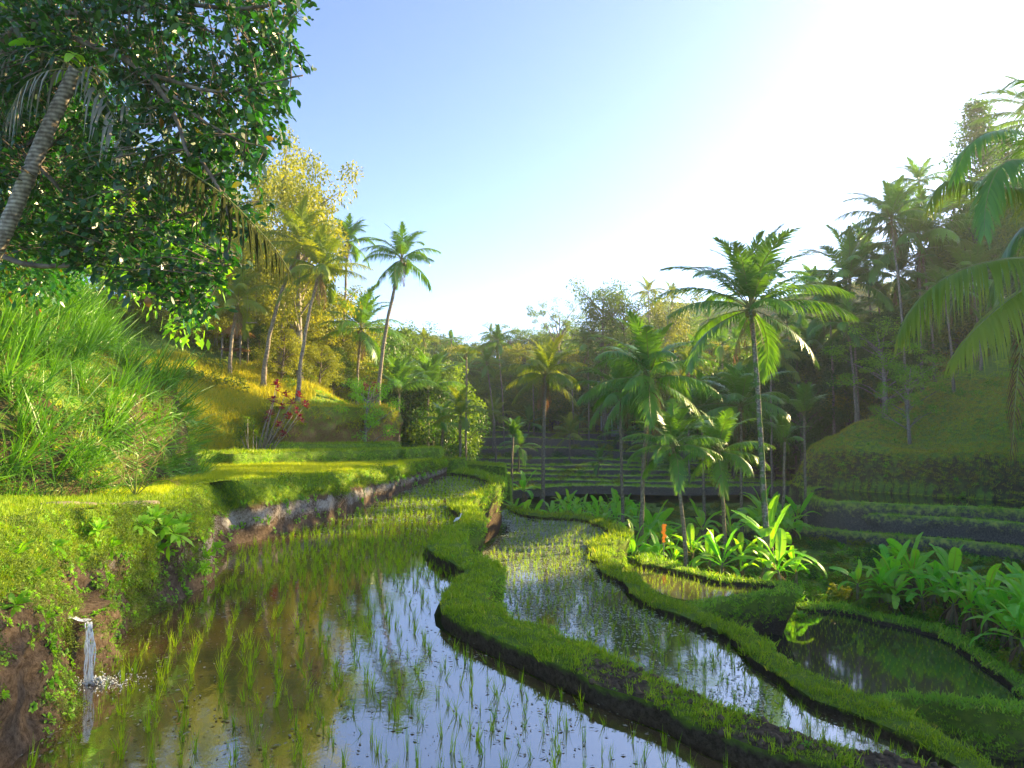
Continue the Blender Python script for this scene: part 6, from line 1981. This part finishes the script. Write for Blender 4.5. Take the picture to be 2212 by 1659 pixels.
scatter('bank_plants', ['moss', 'herb'], Pm[((Pm[:, 0] < F0[0] - .3) | (Pm[:, 1] > F0[1] + .25)) & (RNG.random(700) < .75)], .7, label='moss and herbs on the shelf behind the little waterfall', cat='weeds', seed=5)
ob('mud_shelf', shelf, loc=tuple(F0), kind='structure', label='muddy shelf the little waterfall spills from')

# ------------------------------------------------------------------ white egret on the bund
eb = Vector(onz(991, 1133, Z1T + .08))
er = ob('egret', None, loc=eb, rot=(0, 0, R(10)), scale=1.15, label='small white egret standing on the winding grass bund', cat='bird')
M['feather'] = plain('white feathers', (.85, .83, .78), .8, (.75, .72, .66), 20)
M['buff'] = plain('buff feathers', (.75, .5, .28), .8, (.8, .62, .42), 20)
M['beak'] = plain('beak', (.6, .35, .05), .4)
M['bird_leg'] = plain('bird leg', (.1, .09, .05), .6)
bp = [(-.17, 0, .13), (-.13, 0, .17), (-.06, 0, .215), (.0, 0, .245), (.04, 0, .275), (.06, 0, .31), (.065, 0, .35), (.075, 0, .385), (.10, 0, .405), (.125, 0, .402)]
V, Q, T = tube(smooth_path(bp, .014), np.interp(np.linspace(0, 1, len(smooth_path(bp, .014))), np.linspace(0, 1, 10), [.006, .03, .062, .062, .04, .024, .018, .02, .026, .010]), 10)
ob('body', mk('body', V, Q, T, M['feather'], True, rnd=np.zeros(len(V))), er)
V, Q, T = tube([(.12, 0, .402), (.15, 0, .396), (.185, 0, .385)], [.009, .006, .001], 6)
ob('beak', mk('beak', V, Q, T, M['beak'], True, rnd=np.zeros(len(V))), er)
for sg in (1, -1):
    V, Q, T = tube([(-.02, .02 * sg, .19), (-.005, .02 * sg, .1), (-.02, .02 * sg, 0), (.03, .02 * sg, 0)], [.008, .005, .005, .003], 5)
    ob('leg', mk('leg', V, Q, T, M['bird_leg'], True, rnd=np.zeros(len(V))), er)
    V, Q, T = tube(smooth_path([(.02, .045 * sg, .25), (-.06, .055 * sg, .215), (-.14, .035 * sg, .16), (-.19, .015 * sg, .115)], .02), [.02] + [.03] * (len(smooth_path([(.02, .045 * sg, .25), (-.06, .055 * sg, .215), (-.14, .035 * sg, .16), (-.19, .015 * sg, .115)], .02)) - 2) + [.003], 6)
    ob('wing', mk('wing', V, Q, T, M['feather'], True, rnd=np.zeros(len(V))), er)
V, Q, T = tube([(.07, 0, .40), (.095, 0, .42), (.12, 0, .412)], [.012, .02, .008], 7)
ob('head_plume', mk('head_plume', V, Q, T, M['buff'], True, rnd=np.zeros(len(V))), er)

# ------------------------------------------------------------------ pavilion on the right slope
M['roof'] = plain('grey-brown roof', (.16, .12, .10), .9, (.24, .19, .16), 3)
M['wood'] = plain('red-brown timber', (.20, .08, .04), .6, (.14, .06, .03), 5)
M['plaster'] = plain('pale green slab', (.42, .52, .44), .8, (.36, .45, .38), 3)
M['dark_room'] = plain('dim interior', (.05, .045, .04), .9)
pY = 112.0
pb = Vector(at(1728, 834, pY)); W_, D_ = 7.6, 6.0
u = pY / FPX
pr = ob('pavilion', None, loc=pb, rot=(0, 0, R(-8)), label='two-storey open pavilion with hipped roof and red railing among the palms', cat='building')
a = Acc(); a.box(-W_ / 2, W_ / 2, 0, D_, .25, .55); ob('floor_slab', a.mesh('floor_slab', M['plaster']), pr)
a = Acc(); a.box(-W_ / 2 + .6, W_ / 2 - .6, 1.5, D_ - .3, -3.2, .247); ob('lower_storey', a.mesh('lower_storey', M['plaster']), pr)
for k in range(5):
    x = -W_ / 2 + .25 + k * (W_ - .5) / 4
    a = Acc(); a.box(x - .12, x + .12, .1, .34, .553, 3.2); ob('post', a.mesh('post', M['wood']), pr)
    a = Acc(); a.box(x - .14, x + .14, .12, .4, -3.2, .247); ob('column', a.mesh('column', M['plaster']), pr)
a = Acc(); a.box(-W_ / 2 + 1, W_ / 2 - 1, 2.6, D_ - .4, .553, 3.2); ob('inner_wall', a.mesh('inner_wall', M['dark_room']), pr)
for z in (.85, 1.2, 1.5):
    a = Acc(); a.box(-W_ / 2 + .1, W_ / 2 - .1, .02, .08, z, z + .07); ob('rail', a.mesh('rail', M['wood']), pr)
a = Acc()
for k in range(30):
    x = -W_ / 2 + .3 + k * (W_ - .6) / 29
    a.box(x - .02, x + .02, .03, .07, .553, 1.497)
ob('baluster', a.mesh('baluster', M['wood']), pr)['kind'] = 'stuff'
e = .9
rv = [(-W_ / 2 - e, -e, 3.0), (W_ / 2 + e, -e, 3.0), (W_ / 2 + e, D_ + e, 3.0), (-W_ / 2 - e, D_ + e, 3.0), (-1.6, D_ / 2, 5.1), (1.6, D_ / 2, 5.1)]
rv2 = [(x, y, z + .22) for x, y, z in rv]
a = Acc(); a.add(rv2, Q=[(0, 1, 5, 4), (2, 3, 4, 5)], T=[(1, 2, 5), (3, 0, 4)]); a.add(rv, Q=[(1, 0, 4, 5), (3, 2, 5, 4)], T=[(2, 1, 5), (0, 3, 4)])
V = rv[:4] + rv2[:4]; a.add(V, Q=[(0, 1, 5, 4), (1, 2, 6, 5), (2, 3, 7, 6), (3, 0, 4, 7)])
ob('roof', a.mesh('roof', M['roof']), pr)

# ------------------------------------------------------------------ thatched hut and swing on the left slope
M['thatch'] = leafmat('orange-brown thatch', (.30, .15, .05), (.52, .30, .10), trans=.1, rough=.9)
hY = 63.0
hb_ = Vector(at(500, 762, hY)); g = gz(hb_.x, hb_.y)
hz0 = g - hb_.z
hr_ = ob('thatched_hut', None, loc=hb_, label='small thatched hut on posts half hidden by leaves on the left slope', cat='hut')
for x, y in ((-.9, 0), (.8, 0), (-.9, 1.8), (.8, 1.8), (0, .1)):
    V, Q, T = tube([(x, y, min(hz0, 0) - .3), (x + .03, y, 1.2), (x, y, 1.9)], .1, 6)
    ob('post', mk('post', V, Q, T, M['bark_pale'], True, rnd=np.zeros(len(V))), hr_)
a = Acc(); rg = np.random.default_rng(3)
n = 700; th = rg.uniform(0, 6.28, n); q = rg.random(n) ** .6
Bp = np.c_[1.55 * q * np.cos(th) - .05, .9 + 1.35 * q * np.sin(th), 3.0 - 1.05 * q]
Dd = nrm(np.c_[np.cos(th), np.sin(th), np.full(n, -.75)])
V, Q = blades(Bp, Dd, np.c_[-np.sin(th), np.cos(th), 0 * th], .55, .07, .2, (1, .8, .3)); a.add(V, Q=Q, r=np.repeat(rg.random(n), 6))
ct = np.linspace(0, 6.28, 13)[:-1]
V = [(-.05, .9, 3.0)] + [(1.5 * math.cos(q_) - .05, .9 + 1.3 * math.sin(q_), 1.95) for q_ in ct]
a.add(V, T=[(0, 1 + i, 1 + (i + 1) % 12) for i in range(12)], r=.4)
ob('thatch_roof', a.mesh('thatch_roof', M['thatch']), hr_)
a = Acc(); a.box(-1.1, 1.0, -.1, 1.9, .3, .42); ob('platform', a.mesh('platform', M['wood']), hr_)
sw = Vector(at(543, 698, 60))
sr = ob('swing', None, loc=sw, label='wooden swing seat hanging beside the thatched hut', cat='swing')
a = Acc(); a.box(-.45, .45, -.12, .12, 0, .06); ob('seat', a.mesh('seat', M['bark_pale']), sr)
for x in (-.4, .4):
    V, Q, T = tube([(x, 0, .05), (x * .9, 0, 3.4)], .015, 4); ob('rope', mk('rope', V, Q, T, M['bark_pale'], rnd=np.zeros(len(V))), sr)

# ------------------------------------------------------------------ orange cloth in the thicket, posts across the valley, stepping stones
M['orange'] = leafmat('orange cloth', (.65, .22, .02), (.8, .32, .04), trans=.3, rough=.8, tcol=(1.2, 1, .6))
oY = 51.5
cb = Vector(at(1434, 1190, oY)); cb.z = gz(cb.x, cb.y) - .1
cr_ = ob('offering_pole', None, loc=cb, label='thin pole with a hanging orange cloth beside the slanting palm trunk', cat='pole')
tz = at(1434, 1132, oY)[2] - cb.z
V, Q, T = tube([(0, .05, 0), (0, .05, tz + .1)], .03, 6); ob('pole', mk('pole', V, Q, T, M['bark_pale'], rnd=np.zeros(len(V))), cr_)
t = np.linspace(0, 1, 22)
L = [np.c_[s * (.17 + .05 * np.sin(t * 20 + s)) * (1 - .3 * t) + .04 * np.sin(t * 12), -.06 + .06 * np.sin(t * 25 + s), tz - t * 1.35] for s in (-1, 0, 1)]
V = np.stack(L, 1).reshape(-1, 3)
ob('cloth', mk('cloth', V, [(3 * i + j, 3 * i + j + 1, 3 * i + j + 4, 3 * i + j + 3) for i in range(21) for j in range(2)], None, M['orange'], rnd=RNG.random(len(V))), cr_)
M['white'] = plain('weathered white paint', (.7, .72, .7), .7)
for k, px in enumerate((1299, 1312, 1322, 1335)):
    p = Vector(at(px, 926, 146)); g = gz(p.x, p.y); p.z = min(p.z, g) if abs(p.z - g) < 3 else p.z
    a = Acc(); a.box(-.12, .12, -.12, .12, -.5, 2.5 + .4 * (k % 2)); a.box(-.2, .2, -.2, .2, 2.5 + .4 * (k % 2) + .003, 2.65 + .4 * (k % 2))
    ob('white_post', a.mesh('white_post', M['white']), loc=p, label='slim white post standing at the top of the far terraces', cat='post', group='white posts above the far terraces')
p = Vector(at(1331, 937, 142)); a = Acc(); a.box(-.9, .9, 0, 1.2, -.6, .55); a.box(-1.0, 1.0, -.1, 1.3, .553, .68)
ob('water_tank', a.mesh('water_tank', plain('grey concrete', (.35, .37, .36), .9, (.25, .26, .26), 2)), loc=p, label='grey concrete tank on the top far terrace below the white posts', cat='tank')
M['stone'] = plain('path stone', (.30, .24, .17), .9, (.2, .16, .11), 4)
for k, (px, py) in enumerate([(300, 1060), (272, 1068), (246, 1073), (212, 1080), (168, 1084), (120, 1092)]):
    z = 3.0; P0 = onz(px, py, 2.9)
    z = float(terr_z(np.array([P0[0]]), np.array([P0[1]]))[0]) + .05
    n = 8; th = np.linspace(0, 6.28, n, endpoint=False); rr = RNG.uniform(.38, .58, n)
    V = np.vstack([np.c_[rr * np.cos(th) * 1.2, rr * np.sin(th), np.full(n, -.06)], np.c_[rr * .93 * np.cos(th) * 1.2, rr * .93 * np.sin(th), np.full(n, .05)]])
    ob('stepping_stone', mk('stepping_stone', np.vstack([V, [[0, 0, .06]]]), [(j, (j + 1) % n, n + (j + 1) % n, n + j) for j in range(n)], [(2 * n, n + j, n + (j + 1) % n) for j in range(n)], M['stone'], rnd=np.zeros(2 * n + 1)),
       loc=(P0[0], P0[1], z), label='flat brown stepping stone of the path on the left bank', cat='stone', group='stepping stones on the left bank')
# muddy clods on the bare bund end
cl = []
for k in range(4):
    V, Q, T = tube([(0, 0, -.03), (.01, 0, .01), (0, .01, .045)], [.03, .045, .01], 7, True, .9)
    cl.append(mk('clod', V, Q, T, plain('mud clod', (.13, .09, .05), .95, (.07, .045, .025)) if k == 0 else cl[0].materials[0], False, rnd=np.zeros(len(V))))
for c in cl: proto('clod', c)
V_, T_, ve_ = bunds[0][1], bunds[0][2], bunds[0][3]
P, nv = sample(V_, T_, lambda c: 60.0 * (c[:, 1] < 15), 1 - ve_, .35, seed=95)
scatter('mud_clods', 'clod', P, RNG.uniform(.4, 1.5, len(P)), label='crumbly dark mud clods on the bare end of the winding bund', cat='mud', seed=9)
# ------------------------------------------------------------------ morning haze in the valley
hb = Acc(); hb.box(-275, 315, -75, 640, -14, 66)
hz, hns, hls = newmat('haze air')
ho = N(hns, 'ShaderNodeOutputMaterial')
pv = N(hns, 'ShaderNodeVolumePrincipled')
pv.inputs['Color'].default_value = (0.93, 0.96, 1.0, 1)
pv.inputs['Density'].default_value = 0.0004
pv.inputs['Anisotropy'].default_value = 0.4
hls.new(pv.outputs[0], ho.inputs['Volume'])
hm = hb.mesh('haze', hz)
ob('haze', hm, kind='stuff', label='thin morning haze hanging in the valley air', cat='haze')
